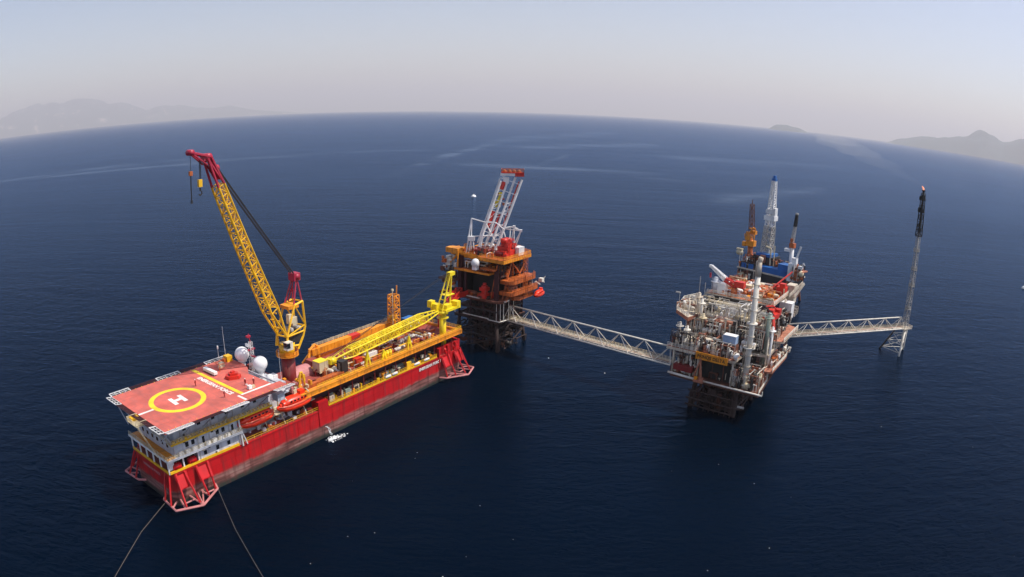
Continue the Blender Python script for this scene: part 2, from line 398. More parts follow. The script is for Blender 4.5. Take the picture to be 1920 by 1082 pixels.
# ------------------------------------------------------------------ sea
def grid_disc():
    vs = [(0, 0, 0)]; fs = []; n = 96; rr = [60*1.5**k for k in range(21)]
    rr[-1] = 180000
    for r in rr:
        for i in range(n): a = 2*math.pi*i/n; vs.append((r*math.cos(a), r*math.sin(a), 0))
    for i in range(n): fs.append((0, 1+i, 1+(i+1) % n))
    for k in range(len(rr)-1):
        for i in range(n): fs.append((1+k*n+i, 1+(k+1)*n+i, 1+(k+1)*n+(i+1) % n, 1+k*n+(i+1) % n))
    me = bpy.data.meshes.new('sea'); me.from_pydata(vs, [], fs); return me
def sea_mat():
    m, nt, N, L, b = new_mat('sea_water')
    tc = N.new('ShaderNodeTexCoord')
    def mapping(rot, scale):
        mp = N.new('ShaderNodeMapping'); mp.inputs['Rotation'].default_value = (0, 0, R(rot)); mp.inputs['Scale'].default_value = scale
        L.new(tc.outputs['Object'], mp.inputs[0]); return mp
    def noise(mp, scale, detail, rough=0.5, dist=0.0):
        n = N.new('ShaderNodeTexNoise'); n.inputs['Scale'].default_value = scale; n.inputs['Detail'].default_value = detail
        n.inputs['Roughness'].default_value = rough; n.inputs['Distortion'].default_value = dist
        L.new(mp.outputs[0], n.inputs[0]); return n
    def math_(op, a, b_, clamp=False):
        q = N.new('ShaderNodeMath'); q.operation = op; q.use_clamp = clamp
        for k, x in enumerate((a, b_)):
            if isinstance(x, (int, float)): q.inputs[k].default_value = x
            elif x is not None: L.new(x, q.inputs[k])
        return q.outputs[0]
    # wind sea with crests lying roughly across the view, plus a finer chop and long swell
    chop = noise(mapping(12, (0.4, 1.0, 1)), 0.8, 5, 0.6, 0.4)
    ripple = noise(mapping(-8, (0.55, 1.0, 1)), 0.2, 3, 0.5, 0.6)
    swell = noise(mapping(24, (0.22, 1.0, 1)), 0.035, 2, 0.5, 0.8)
    patch = noise(mapping(14, (0.3, 1, 1)), 0.008, 5, 0.55, 1.2)
    # slicks: long calm streaks far out
    sp = N.new('ShaderNodeSeparateXYZ'); L.new(tc.outputs['Object'], sp.inputs[0])
    wob = noise(mapping(0, (1, 1, 1)), 0.0022, 4, 0.6)
    wy = math_('MULTIPLY', math_('SUBTRACT', wob.outputs[0], 0.5), 260.0)
    wob2 = noise(mapping(30, (.5, 1.4, 1)), 0.006, 4, 0.6)
    X, Y = sp.outputs['X'], math_('ADD', sp.outputs['Y'], wy)
    masks = []
    for (x0, y0, x1, y1, wd, st) in SLICKS:
        sl_ = (y1-y0)/(x1-x0)
        d = math_('SUBTRACT', Y, math_('ADD', math_('MULTIPLY', math_('SUBTRACT', X, x0), sl_), y0))
        k = math_('SUBTRACT', 1.0, math_('DIVIDE', math_('ABSOLUTE', d, None), wd*1.7), True); k = math_('MULTIPLY', k, k)
        tt = math_('DIVIDE', math_('SUBTRACT', X, x0), x1-x0)
        e = math_('MULTIPLY', math_('MULTIPLY', tt, 8.0, True), math_('MULTIPLY', math_('SUBTRACT', 1.0, tt), 8.0, True))
        masks.append(math_('MULTIPLY', math_('MULTIPLY', k, e), st))
    slick = masks[0]
    for q in masks[1:]: slick = math_('MAXIMUM', slick, q)
    fine = noise(mapping(16, (0.12, 1, 1)), 0.02, 4, 0.65)
    slick = math_('MULTIPLY', slick, math_('MULTIPLY', fine.outputs[0], 3.4), True)
    slick = math_('MULTIPLY', slick, math_('MULTIPLY', math_('SUBTRACT', wob2.outputs[0], 0.38), 3.2, True), True)
    pr = ramp(N, [(0.35, (0, 0, 0)), (0.7, (1, 1, 1))]); L.new(patch.outputs[0], pr.inputs[0])
    calm = math_('MAXIMUM', slick, math_('MULTIPLY', pr.outputs[0], 0.6))
    h = math_('ADD', math_('ADD', math_('MULTIPLY', chop.outputs[0], 0.30), math_('MULTIPLY', ripple.outputs[0], 0.5)), math_('MULTIPLY', swell.outputs[0], 0.8))
    bp = N.new('ShaderNodeBump'); bp.inputs['Distance'].default_value = 1.0
    L.new(math_('SUBTRACT', 1.0, math_('MULTIPLY', calm, 0.75)), bp.inputs['Strength']); L.new(h, bp.inputs['Height'])
    cr = ramp(N, [(0.3, (0.0001, 0.0024, 0.0070)), (0.75, (0.0002, 0.0038, 0.0105))]); L.new(patch.outputs[0], cr.inputs[0])
    mxs = N.new('ShaderNodeMixRGB'); L.new(slick, mxs.inputs[0]); L.new(cr.outputs[0], mxs.inputs[1]); mxs.inputs[2].default_value = (0.105, 0.13, 0.16, 1)  # slick colour lightened to paint the reflected far sky
    N.remove(b)
    df = N.new('ShaderNodeBsdfDiffuse'); L.new(mxs.outputs[0], df.inputs['Color'])
    gl = N.new('ShaderNodeBsdfGlossy'); gl.inputs['Color'].default_value = (0.24, 0.36, 0.585, 1); gl.inputs['Roughness'].default_value = 0.14
    fr = N.new('ShaderNodeFresnel'); fr.inputs['IOR'].default_value = 1.2
    for q in (gl, fr): L.new(bp.outputs[0], q.inputs['Normal'])
    ms = N.new('ShaderNodeMixShader'); L.new(fr.outputs[0], ms.inputs[0]); L.new(df.outputs[0], ms.inputs[1]); L.new(gl.outputs[0], ms.inputs[2])
    L.new(ms.outputs[0], N['Material Output'].inputs['Surface'])
    M['sea_water'] = m
SLICKS = [(-1250, 800, -560, 1500, 60, .8), (-960, 1003, -250, 1480, 45, .7), (-700, 1250, -150, 1500, 40, .55), (-170, 1000, 20, 2500, 160, 1.0), (-90, 2000, 520, 3500, 240, 1.0), (-20, 1650, 480, 2200, 120, .9), (200, 700, 520, 1050, 50, .45), (-120, 1150, 260, 980, 60, .6), (-40, 800, 120, 1500, 40, .45), (300, 1500, 900, 1700, 90, .6)]
sea_mat()
o = bpy.data.objects.new('sea', grid_disc()); COL.objects.link(o); o.data.materials.append(M['sea_water']); o['kind'] = 'structure'

# ------------------------------------------------------------------ haze
mb = MB(); Sx = 178000
mb.box(-120000, -120000, -1.5, 120000, 120000, 3000)
m = bpy.data.materials.new('haze_air'); m.use_nodes = True; nt = m.node_tree; nt.nodes.remove(nt.nodes['Principled BSDF'])
pv = nt.nodes.new('ShaderNodeVolumePrincipled'); pv.inputs['Density'].default_value = 3.8e-5
pv.inputs['Color'].default_value = (1.0, 0.97, 0.995, 1); pv.inputs['Anisotropy'].default_value = 0.1
nt.links.new(pv.outputs[0], nt.nodes['Material Output'].inputs['Volume']); M['haze_air'] = m
hz = mb.build('haze', 'haze_air'); hz['kind'] = 'stuff'

# ------------------------------------------------------------------ far land
def land_mat(name, veg, bare, amount):
    m, nt, N, L, b = new_mat(name)
    tc = N.new('ShaderNodeTexCoord')
    n = N.new('ShaderNodeTexNoise'); n.inputs['Scale'].default_value = 0.0011; n.inputs['Detail'].default_value = 8; n.inputs['Roughness'].default_value = 0.65
    L.new(tc.outputs['Object'], n.inputs[0])
    r = ramp(N, [(0.4, veg), (0.62 - amount, tuple(x*1.5 for x in veg)), (0.68 - amount, bare)]); L.new(n.outputs[0], r.inputs[0])
    L.new(r.outputs[0], b.inputs['Base Color']); b.inputs['Roughness'].default_value = 0.95; M[name] = m
land_mat('scrub_hill', (0.02, 0.05, 0.06), (0.16, 0.2, 0.21), 0.0)
land_mat('limestone_mountain', (0.03, 0.06, 0.07), (0.62, 0.50, 0.42), 0.02)  # bluish base tone has the blue of distant haze put in
def ridge(name, prof, dist, depth, mat, seed, rough=0.12):
    """prof: list of (azimuth degrees from +Y, skyline height in m); a body of land with real depth"""
    g = random.Random(seed); n = 150; rows = 16
    azs = [prof[0][0] + (prof[-1][0]-prof[0][0])*i/n for i in range(n+1)]
    def H(a):
        for (a0, h0), (a1, h1) in zip(prof, prof[1:]):
            if a0 <= a <= a1: t = (a-a0)/(a1-a0); t = t*t*(3-2*t)*0.5+t*0.5; return h0+(h1-h0)*t
        return 0
    import mathutils.noise as mn
    vs = []; fs = []
    for j in range(rows+1):
        t = j/rows; prf = math.sin(math.pi*min(1, t*1.02))**0.8 if 0 < t < 1 else 0
        for a in azs:
            d = dist + depth*(t-0.15); x, y = d*math.sin(R(a)), d*math.cos(R(a))
            nn = mn.fractal(V((x, y, seed*100))*0.0006, 0.9, 2.1, 5)
            vs.append((x, y, -2 if j in (0, rows) else max(-2, H(a)*prf*(1+rough*2*nn) - 2)))
    for j in range(rows):
        for i in range(n): k = j*(n+1)+i; fs.append((k, k+1, k+n+2, k+n+1))
    me = bpy.data.meshes.new(name); me.from_pydata(vs, [], fs); me.polygons.foreach_set('use_smooth', [True]*len(fs)); me.materials.append(M[mat])
    me.flip_normals()
    o = bpy.data.objects.new(name, me); COL.objects.link(o); o['kind'] = 'structure'; return o
def el(deg, d): return d*math.tan(R(deg)) + 88
DL = 60000
ridge('mountains', [(-50, 500), (-46, 700), (-43.5, el(1.3, DL)), (-40.7, el(2.2, DL)), (-37.9, el(2.15, DL)), (-35.5, el(2.1, DL)), (-33.3, el(1.7, DL)), (-30.6, el(1.0, DL)), (-29.3, el(1.2, DL)), (-27.9, el(1.15, DL)), (-25.8, el(.7, DL)), (-23.8, el(.75, DL)), (-21, el(.25, DL)), (-17, 20)], DL, 7000, 'limestone_mountain', 3)
DR = 30000
ridge('hills', [(30.8, 0), (32.2, el(.35, DR)), (34.4, el(.9, DR)), (36, el(.85, DR)), (37.4, el(1.15, DR)), (38.8, el(1.8, DR)), (40.0, el(1.45, DR)), (41, el(1.25, DR)), (42.7, el(1.8, DR)), (46, el(2.2, DR)), (52, el(1.6, DR)), (58, 100)], DR, 4500, 'scrub_hill', 5)
ridge('hills', [(20.8, 0), (21.6, el(.28, 30000)), (22.4, el(.33, 30000)), (23.3, el(.22, 30000)), (24.4, 0)], 30000, 2500, 'scrub_hill', 9)
# ================================================================== TENDER BARGE (s along hull, t across, z up)
SH = Frame(-77.7, 123.3, 58)
L_, W_ = 115.0, 19.3
barge = thing('barge', 'long red barge with a grey accommodation block and a pink-red helideck on its near end', 'barge', SH, (57, 9.6, 0))

hb = MB()
out = [(1.2, 0), (L_-1.2, 0), (L_, 1.2), (L_, W_-1.2), (L_-1.2, W_), (1.2, W_), (0, W_-1.2), (0, 1.2)]
hb.prism(out, -2.5, 8.8)
hb.box(49.0, -0.25, 4.0, 52.6, 3.0, 11.2)                 # raised side box
for s_ in (102.5, 107.2, 111.5): hb.box(s_, -0.2, 5.0, s_+0.6, 1.0, 11.6)
hb.box(102.5, 0.6, 8.8, 114.8, 1.2, 11.8); hb.box(114.1, 0.8, 8.8, 114.8, 18.4, 11.8)
for k in range(26): hb.box(2.5+k*4.3, -0.07, 1.0, 2.7+k*4.3, 0.0, 8.6)   # frames showing through the plating
hb.box(1.2, -0.16, 8.35, 102, 0, 8.7)
hull = hb.build('hull', 'hull_paint', barge)
lettering('ENERGEAN FORCE', 1.25, (92.4, -0.12, 7.0), (1, 0, 0), (0, 0, 1), 'marking_white', hull, stretch=1.0, bold=0.04)
lettering('ENERGEAN FORCE', 1.0, (-0.06, 14.2, 6.6), (0, -1, 0), (0, 0, 1), 'pink', hull)

d = MB(); d.prism([(1.4, .2), (L_-1.4, .2), (L_-.2, 1.4), (L_-.2, W_-1.4), (L_-1.4, W_-.2), (1.4, W_-.2), (.2, W_-1.4), (.2, 1.4)], 8.80, 8.86)
d.build('main_deck', 'deck_red', barge)

# yellow deck-edge coaming / rails
y = MB()
y.box(0.2, -0.12, 8.9, 21.5, 0.12, 9.55); y.box(-0.12, 0.2, 8.9, 0.12, W_-.4, 9.6)
y.box(53, -0.1, 9.0, 101.5, 0.1, 9.5)
y.rail([(22, 0, 8.86), (49, 0, 8.86)], h=1.1, r=0.04, rows=2)
y.rail([(53, 0, 9.4), (101.5, 0, 9.4)], h=0.9, r=0.05, rows=2)
y.build('bulwark', 'yellow', barge)

# ---- accommodation block
ac = MB()
ac.box(9.1, 0.25, 8.86, 22.0, W_-.3, 12.5)      # lower storey, set back at the corner
ac.box(3.0, 4.2, 8.86, 9.1, W_-4.0, 12.5)
ac.box(2.6, 0.4, 12.8, 22.0, W_-.4, 16.4)
ac.box(3.4, 0.9, 16.4, 33.0, W_-.9, 21.0)
ac.box(22.0, 4.4, 8.86, 40.5, W_-.3, 16.4)
ac.box(33.0, 4.4, 16.4, 42.0, W_-.9, 18.6)
acc = ac.build('accommodation_block', 'accommodation_grey', barge)
def window(s0, s1, z0, z1, t, nm='window'):
    q = MB(); q.box(s0, t-.05, z0, s1, t-.01, z1)
    f = MB(); f.box(s0-.1, t-.09, z0-.1, s1+.1, t-.03, z0); f.box(s0-.1, t-.09, z1, s1+.1, t-.03, z1+.1); f.box(s0-.1, t-.09, z0, s0, t-.03, z1); f.box(s1, t-.09, z0, s1+.1, t-.03, z1)
    o = q.build(nm, 'window_glass', acc); return o
for s0 in (10.8, 14.6, 18.1): window(s0, s0+0.9, 10.2, 11.3, .25)
for s0 in (6.0, 7.8, 15.2, 17.0): window(s0, s0+0.95, 14.0, 15.2, .4)
for s0 in (11.0, 20.0): window(s0, s0+0.7, 13.0, 15.0, .4, 'door')
for s0 in (6.2, 10.5, 14.8, 19.0, 24, 28): window(s0, s0+1.0, 18.0, 19.1, .9)
for k in range(6):
    q = MB(); t0 = 3+k*2.5; q.box(2.52, t0, 14.1, 2.57, t0+.9, 15.1); q.build('window', 'window_glass', acc)
for k in range(5):
    q = MB(); t0 = 4.6+k*2.4; q.box(2.93, t0, 10.0, 2.98, t0+1.0, 12.0); q.build('door', 'window_glass', acc)
# white mid-wall panels / boxes on the second storey walkway
g_ = random.Random(3)
for k in range(9): q = MB(); q.cbox((4.0+k*2.0, -.55, 13.35), (1.3, .6, .85)); q.build('liferaft_canister', 'white', barge)
gg = random.Random(19)
for k in range(26):
    q = MB(); z_ = gg.choice((9.6, 11.7, 13.2, 15.4, 17.0, 19.8)); s_ = gg.uniform(9.6 if z_ < 12.5 else 4, 21); t_ = .25 if z_ < 12.5 else (.4 if z_ < 16.4 else .9); q.cbox((s_, t_-.15, z_), (gg.uniform(.25, .7), .3, gg.uniform(.2, .6))); q.build('wall_vent', gg.choice(('pale_steel', 'dark_steel', 'cream')), barge)
for s_, t_, z0, z1 in ((9.6, .15, 9, 16.2), (13.2, .3, 12.9, 21), (19.2, .3, 12.9, 21), (21.2, .8, 16.5, 21), (5.2, .8, 16.5, 21)):
    q = MB(); q.bar((s_, t_-.12, z0), (s_, t_-.12, z1), .09, 6); q.build('drain_pipe', 'pipe_grey', barge)
# dark interior of open corner is shadow only; walkways
wk = MB(); wk.mat(0)
wk.box(-0.4, -0.9, 12.5, 22.5, 0.4, 12.75); wk.box(-0.4, -0.9, 12.5, 2.6, W_+.4, 12.75)
wk.mat(1); wk.box(-0.3, -.8, 12.76, 2.5, W_+.3, 12.80)
wk.mat(0); wk.box(-.42, -.92, 12.35, 22.5, -.72, 12.9); wk.box(-.42, -.9, 12.35, -.25, W_+.4, 12.9)
wk.build('walkway', ['white', 'amber'], barge)
wk = MB(); wk.mat(0); wk.box(1.2, -1.2, 16.35, 32.5, .9, 16.55); wk.mat(1); wk.box(1.2, -1.25, 16.3, 32.5, -1.1, 16.75); wk.mat(1)
for k in range(26): wk.cbox((2.2+k*1.18, -.7+g_.uniform(-.2,.2), 16.9), (.7, .5, g_.uniform(.4, .9)))
wk.build('walkway', ['cream', 'yellow'], barge)
rl = MB(); rl.rail([(-.35, W_, 12.8), (-.35, -.85, 12.8), (22.4, -.85, 12.8)], h=1.15, r=.05)
rl.rail([(1.3, 8, 16.5), (1.3, -1.1, 16.5), (32.4, -1.1, 16.5)], h=1.15, r=.05, step=1.6)
rl.rail([(21, 0, 8.9), (21, 4, 8.9)], h=1.1)
rl.build('railing', 'cream', barge)
for s_, t_ in ((0.1, .2), (4.5, .1), (9.0, .1), (22.0, .1), (0.1, 4), (0.1, 7.5), (0.1, 11), (0.1, 14.5), (0.1, W_-.3)):
    po = MB(); po.bar((s_, t_, 8.9), (s_, t_, 12.4), .21, 6); po.build('deck_post', 'white', barge)
po = MB(); po.bar((22.4, -.4, 8.6), (22.0, -.4, 16.4), .22, 6); po.bar((23.8, -.4, 8.6), (22.4, -.4, 13.0), .16, 6); po.build('deck_post', 'white', barge)
q = MB(); q.box(.6, .6, 9.6, 2.0, 1.8, 11.6); q.build('white_locker', 'white', barge)
# interior bays of the open corner
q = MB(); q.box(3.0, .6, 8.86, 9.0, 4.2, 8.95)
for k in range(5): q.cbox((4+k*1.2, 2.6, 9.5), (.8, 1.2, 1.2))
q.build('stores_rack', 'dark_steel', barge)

# ---- helideck
hd = MB(); hd.prism([(-1.2, -4.2), (36, -4.2), (36, -.8), (33.6, -.8), (33.6, 9.5), (36, 13), (37, 16), (37, 24), (-1.2, 24)], 21.35, 22.0)
heli = hd.build('helideck', 'helideck_red', barge)
mk = MB(); mk.ring((10.65, 9.35), 6.15, 7.5, 22.004, 22.012, 72); mk.build('landing_circle', 'marking_yellow', heli)
mk = MB(); z0, z1 = 22.004, 22.012
mk.prism([(8.6, 6.9), (9.7, 6.8), (10.0, 11.2), (8.9, 11.3)], z0, z1); mk.prism([(11.5, 7.1), (12.6, 7.0), (12.9, 11.5), (11.8, 11.6)], z0, z1); mk.prism([(9.8, 8.5), (11.6, 8.6), (11.68, 9.8), (9.88, 9.7)], z0, z1)
mk.build('letter_mark', 'marking_white', heli)
mk = MB(); mk.box(23.9, 0, z0, 25.0, 23.5, z1); mk.build('yellow_line', 'marking_yellow', heli)
for (a, b, c, d_) in ((-1.1, 8.3, 3.2, 9.1), (23.9, -.75, 33.4, -.05), (22.6, -3.8, 23.3, -.2)):
    mk = MB(); mk.box(a, b, z0, c, d_, z1); mk.build('white_line', 'marking_white', heli)
lettering('ENERGEAN FORCE', 1.8, (22.0, 17.6, 22.006), (0, -1, 0), (1, 0, 0), 'marking_white', heli, depth=0.004, bold=0.045)
sup = MB()
for s_ in range(0, 37, 3): sup.box(s_, .6, 20.9, s_+.25, 23.6, 21.34); sup.box(s_, -3.9, 21.15, s_+.2, .6, 21.34)
for t_ in (1.2, 9.5, 18, 23.2): sup.box(-1, t_, 20.6, 33, t_+.3, 20.9)
for s_ in (-.6, 6, 12, 18, 24, 30, 36): sup.bar((s_, -3.6, 20.6), (s_+.3, .8, 17.2), .14, 6); sup.bar((s_, 23.3, 20.6), (s_+.3, W_-1, 16), .14, 6)
for t_ in (-3.2, 3, 10, 17, 23): sup.bar((-.8, t_, 20.6), (3.2, min(max(t_, 1), 18), 14.5), .16, 6)
sup.build('support_beam', 'accommodation_grey', heli)
# perimeter safety net: dark red mesh panels with white-framed panels between
def net(a, b, outv, parent):
    a, b, outv = V(a), V(b), V(outv); L = (b-a).length; n = int(L/1.45); last = None; runs = []
    for i in range(n):
        white = (i % 11) in (0, 1, 2, 3, 10) if n > 22 else (i < 3 or i > n-5)
        if last is None or last[1] != white: last = (MB(), white); runs.append(last)
        m_ = last[0]; p = a.lerp(b, i/n); q = a.lerp(b, (i+1)/n); o1 = outv; r = .1 if white else .06
        m_.bar(p, p+o1, r, 4); m_.bar(p+o1, q+o1, r, 4); m_.bar(p, q, r, 4)
        if white: m_.bar(p+o1*.5, q+o1*.5, r*.6, 4); m_.bar(q, q+o1, r, 4)
        else:
            for k in range(1, 6): m_.bar(p+o1*(k/6), q+o1*(k/6), .04, 4)
            for k in range(1, 5): m_.bar(p.lerp(q, k/5), p.lerp(q, k/5)+o1, .04, 4)
    for m_, white in runs: m_.build('net_frame' if white else 'net_panel', 'white' if white else 'maroon', parent)
net((-1.2, 24, 21.9), (37, 24, 21.9), (0, 1.7, .25), heli)
net((37, -4.2, 21.9), (-1.2, -4.2, 21.9), (0, -1.6, .25), heli)
net((-1.2, -4.2, 21.9), (-1.2, 24, 21.9), (-1.7, 0, .25), heli)
q = MB()
for s_ in range(0, 37, 2): q.sphere((s_, -4.0, 22.1), .11, 6, 4); q.sphere((s_, 23.8, 22.1), .11, 6, 4)
q.build('edge_light', 'marking_yellow', heli)
# access platform at the near edge of the helideck
q = MB(); q.mat(0); q.box(-4.2, 4.6, 21.0, -1.3, 9.6, 21.2); q.mat(1); q.box(-3.6, 8.0, 21.2, -1.5, 9.6, 22.0); q.mat(0)
q.rail([(-1.3, 4.6, 21.2), (-4.2, 4.6, 21.2), (-4.2, 9.6, 21.2), (-1.3, 9.6, 21.2)], h=1.0, r=.06); q.ladder((-3.9, 4.6, 21), (-1, 2.5, 13), .8)
q.build('access_platform', ['cream', 'yellow'], heli)

# ---- satellite domes and masts on the roof behind the helideck
q = MB(); q.mat(0); q.box(37.1, 3, 17.6, 43.6, 20.5, 18.0); q.mat(1); q.box(37.4, 3.4, 16.4, 43, 19, 17.6)
for s_, t_, d_ in ((41.4, 15, (1.6, 2.2, 1.6)), (38.2, 15.2, (1.1, 1.4, 1.4)), (42.0, 9.5, (1.4, 2.0, 1.3)), (38.2, 9.4, (1, 1, 1.8)), (41.0, 18.6, (1.8, 1.6, 2.2))):
    q.mat(g_.choice((0, 1, 2))); q.cbox((s_, t_, 18.0+d_[2]/2), d_)
q.build('equipment_roof', ['deck_red', 'accommodation_grey', 'white'], barge)
def dome(s, t, z, r, zb):
    q = MB(); q.sphere((s, t, z), r, 26, 16); rd = q.build('radome', 'radome_white', barge)
    q = MB(); q.bar((s, t, zb), (s, t, z-r*.8), r*.38, 10); q.ring((s, t), 0.1, r*.62, z-r*.95, z-r*.8, 16); q.build('pedestal', 'white', rd)
dome(37.9, 18, 24.2, 2.05, 18.0); dome(39.6, 12, 22.5, 2.05, 18.0); dome(38.7, 7, 19.9, 1.05, 17.6)
q = MB(); q.mat(0)
q.truss((40.6, 17.2, 18), (40.6, 17.2, 27.2), 1.3, .8, (1, 0, 0), 6, .07, .045)
q.mat(1); q.cbox((40.6, 17.2, 25.0), (2.6, .5, .4)); q.cbox((40.6, 16.2, 23.2), (.5, 2.8, .35)); q.bar((40.6, 17.2, 27), (40.2, 17.2, 29.6), .12, 6); q.cbox((40.2, 17.4, 28.8), (1.2, .9, .5))
q.mat(0); q.sphere((41.2, 16, 22), .45, 10, 6); q.cbox((40, 17.9, 26.2), (.4, 1.6, .8))
q.build('radar_mast', ['white', 'crimson'], barge)
q = MB(); q.bar((35.9, 23.4, 22), (35.7, 23.4, 31.5), .07, 5, .03); q.bar((34.2, 24.6, 22), (34.2, 24.6, 25.6), .07, 5); q.cbox((34.2, 24.6, 25.6), (.35, .35, .9)); q.bar((41.6, 5.6, 18), (41.4, 5.6, 27.5), .06, 5, .02)
q.build('whip_antenna', 'white', barge)
# ---- bays beside the boats: back wall clutter, davits, decks
q = MB(); q.mat(0); q.box(22, .4, 12.4, 48.5, 4.4, 12.6); q.mat(1)
for s_ in (23.6, 31.9, 37.6, 45.4):
    q.mat(0); q.path([(s_, 3.6, 8.9), (s_, 3.0, 15.6), (s_, .2, 16.7), (s_, -.9, 16.0)], .2, 5); q.bar((s_, 0.6, 8.9), (s_, 2.6, 12.4), .16, 5)
q.build('davit', ['cream', 'white'], barge)
q = MB(); gg = random.Random(5)
for k in range(46):
    q.mat(gg.randrange(5)); s_ = gg.uniform(22.8, 48); q.cbox((s_, gg.uniform(.8, 3.8), gg.choice((8.9, 8.9, 12.7))+.6), (gg.uniform(.3, 1.6), gg.uniform(.3, 1.2), gg.uniform(.4, 1.8)))
q.build('deck_equipment', ['white', 'dark_steel', 'accommodation_grey', 'orange', 'dark_red'], barge)
q = MB(); q.box(33, -3.2, 19.4, 37, 2.0, 19.7); q.cbox((34.6, -1.6, 18.4), (2.4, 2.2, 1.6)); q.build('side_platform', 'accommodation_grey', barge)
q = MB(); gg = random.Random(15)
for k in range(34):
    q.mat(gg.randrange(4)); s_ = gg.uniform(42, 48.5); z_ = gg.choice((12.7, 15.6, 15.6, 17.0)); q.cbox((s_, gg.uniform(.6, 8), z_+.5), (gg.uniform(.3, 1.4), gg.uniform(.3, 1.4), gg.uniform(.5, 2.0)))
q.mat(0); q.path([(44.6, 2, 15.5), (45.6, 2.4, 20.4), (46.4, 2.6, 20.4), (47.6, 2.8, 15.5)], .25, 6); q.path([(44.2, 4, 15.5), (45.6, 2.4, 20.4), (47.6, 5, 15.5)], .18, 6)
q.build('winch_frame', ['yellow', 'cream', 'pink', 'amber'], barge)

# ---- pipe deck: recessed dark sides under a raised deck between yellow girders
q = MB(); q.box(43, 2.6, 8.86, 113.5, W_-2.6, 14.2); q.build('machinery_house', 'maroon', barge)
q = MB(); q.box(42.5, .6, 14.2, 114.2, W_-.6, 14.7); pd = q.build('pipe_deck', 'deck_red', barge)
q = MB()
q.box(43.0, -.5, 14.2, 114.6, .6, 15.5); q.box(43, -.62, 15.35, 114.6, 1.0, 15.62); q.box(43, -.62, 14.1, 114.6, .2, 14.3)
for k in range(48): q.box(43.6+k*1.48, -.58, 14.0, 43.72+k*1.48, -.5, 15.4)
q.box(113.6, -.5, 13.9, 114.8, W_+.4, 15.4); q.box(62, W_-1.0, 14.0, 114.6, W_+.4, 15.6)
q.build('edge_girder', 'amber', barge)
for k in range(13):
    s_ = 53.5+k*4.7; q = MB(); q.bar((s_, .2, 8.9), (s_, .2, 13.9), .17, 6); q.build('girder_post', 'dark_red', barge)
q = MB(); q.rail([(49, -.4, 15.6), (114.4, -.4, 15.6), (114.4, W_, 15.6)], h=1.1, r=.05, step=2.4); q.build('railing', 'yellow', barge)
# far side raised box girder
q = MB(); q.box(63.5, W_-1.9, 16.4, 101.5, W_+.1, 18.4)
for k in range(26): q.box(64+k*1.45, W_-1.98, 16.4, 64.15+k*1.45, W_-1.9, 18.4)
q.mat(1); q.box(80.2, W_-2.06, 17.2, 84.0, W_+.15, 18.46); q.mat(0)
for s_ in (66, 78, 90, 100): q.box(s_, W_-1.7, 14.7, s_+.7, W_-.2, 16.4)
q.path([(62.2, W_-1.6, 14.7), (62.6, W_-1.4, 18.4), (65, W_-1.2, 19.6), (66.6, W_-.8, 18.4)], .4, 6)
q.path([(60.5, W_-2.6, 14.7), (62.4, W_-1.6, 17.6), (60.5, W_-.2, 14.7)], .3, 6)
q.mat(2); q.rail([(65, W_, 18.4), (101, W_, 18.4)], h=1.0, r=.05)
q.build('catwalk_girder', ['amber', 'flame_red', 'cream'], barge)
# inner longitudinal beams, skid rails
q = MB()
q.box(50, 4.4, 14.7, 66, 5.0, 15.5); q.box(44, 2.4, 14.7, 62, 3.6, 15.9); q.box(70, 3.4, 14.7, 104, 4.0, 15.6); q.box(66, 7.2, 14.7, 110, 7.8, 15.3)
q.box(60, 10.2, 14.7, 96, 10.8, 15.4); q.box(64, 13.4, 14.7, 112, 14.0, 15.5)
for k in range(9): q.box(64+k*5.2, 3.4, 14.72, 64.4+k*5.2, 14, 15.1)
q.build('skid_beam', 'orange', barge)
# clutter along the lower side gallery and on the pipe deck
q = MB(); gg = random.Random(21)
for k in range(120):
    q.mat(gg.choice((0, 1, 2, 3, 4, 5, 0, 1))); s_ = gg.uniform(53.5, 101); q.cbox((s_, gg.uniform(.5, 2.2), 8.9+gg.uniform(.3, 1.6)), (gg.uniform(.3, 2.4), gg.uniform(.3, 1.0), gg.uniform(.4, 2.4)))
q.build('gallery_equipment', ['dark_steel', 'beige', 'yellow', 'green_grey', 'maroon', 'amber'], barge)
pi, ve, bo = clutter((56, 2.0, 14.72, 104, 13, 16.6), 70, 33, .8)
pi.build('pipework', ['amber', 'yellow', 'cream', 'dark_red', 'pipe_grey'], barge); ve.build('storage_vessel', ['white', 'pale_steel', 'dark_red'], barge); bo.build('equipment_skid', ['dark_red', 'maroon', 'orange', 'amber'], barge)
for s_, z_ in ((91.5, 8.9), (96.4, 8.9)):
    q = MB(); q.vessel((s_-1.1, .1, 9.9), (s_+1.1, .1, 9.9), .42); q.build('white_drum', 'white', barge)
q = MB(); q.vessel((77, .1, 9.9), (79, .1, 9.9), .45); q.vessel((80, .1, 9.9), (82, .1, 9.9), .45); q.build('white_drum', 'white', barge)
# arched roof and hatch amidships, near the crane
q = MB()
vs = []
for s_ in (50.6, 57.0):
    for k in range(13):
        a = math.pi*k/12; vs.append((s_, 12.6-2.6*math.cos(a), 14.7+2.5*math.sin(a)))
q.add(vs, [(k, k+1, 14+k, 13+k) for k in range(12)] + [tuple(range(12, -1, -1)), tuple(range(13, 26))], False)
q.build('arched_shelter', 'pink', barge)
q = MB(); q.box(47.6, 3.8, 14.71, 53.2, 8.6, 15.5); q.box(60, 12, 14.71, 63, 17, 16.6); q.build('hatch', 'deck_red', barge)
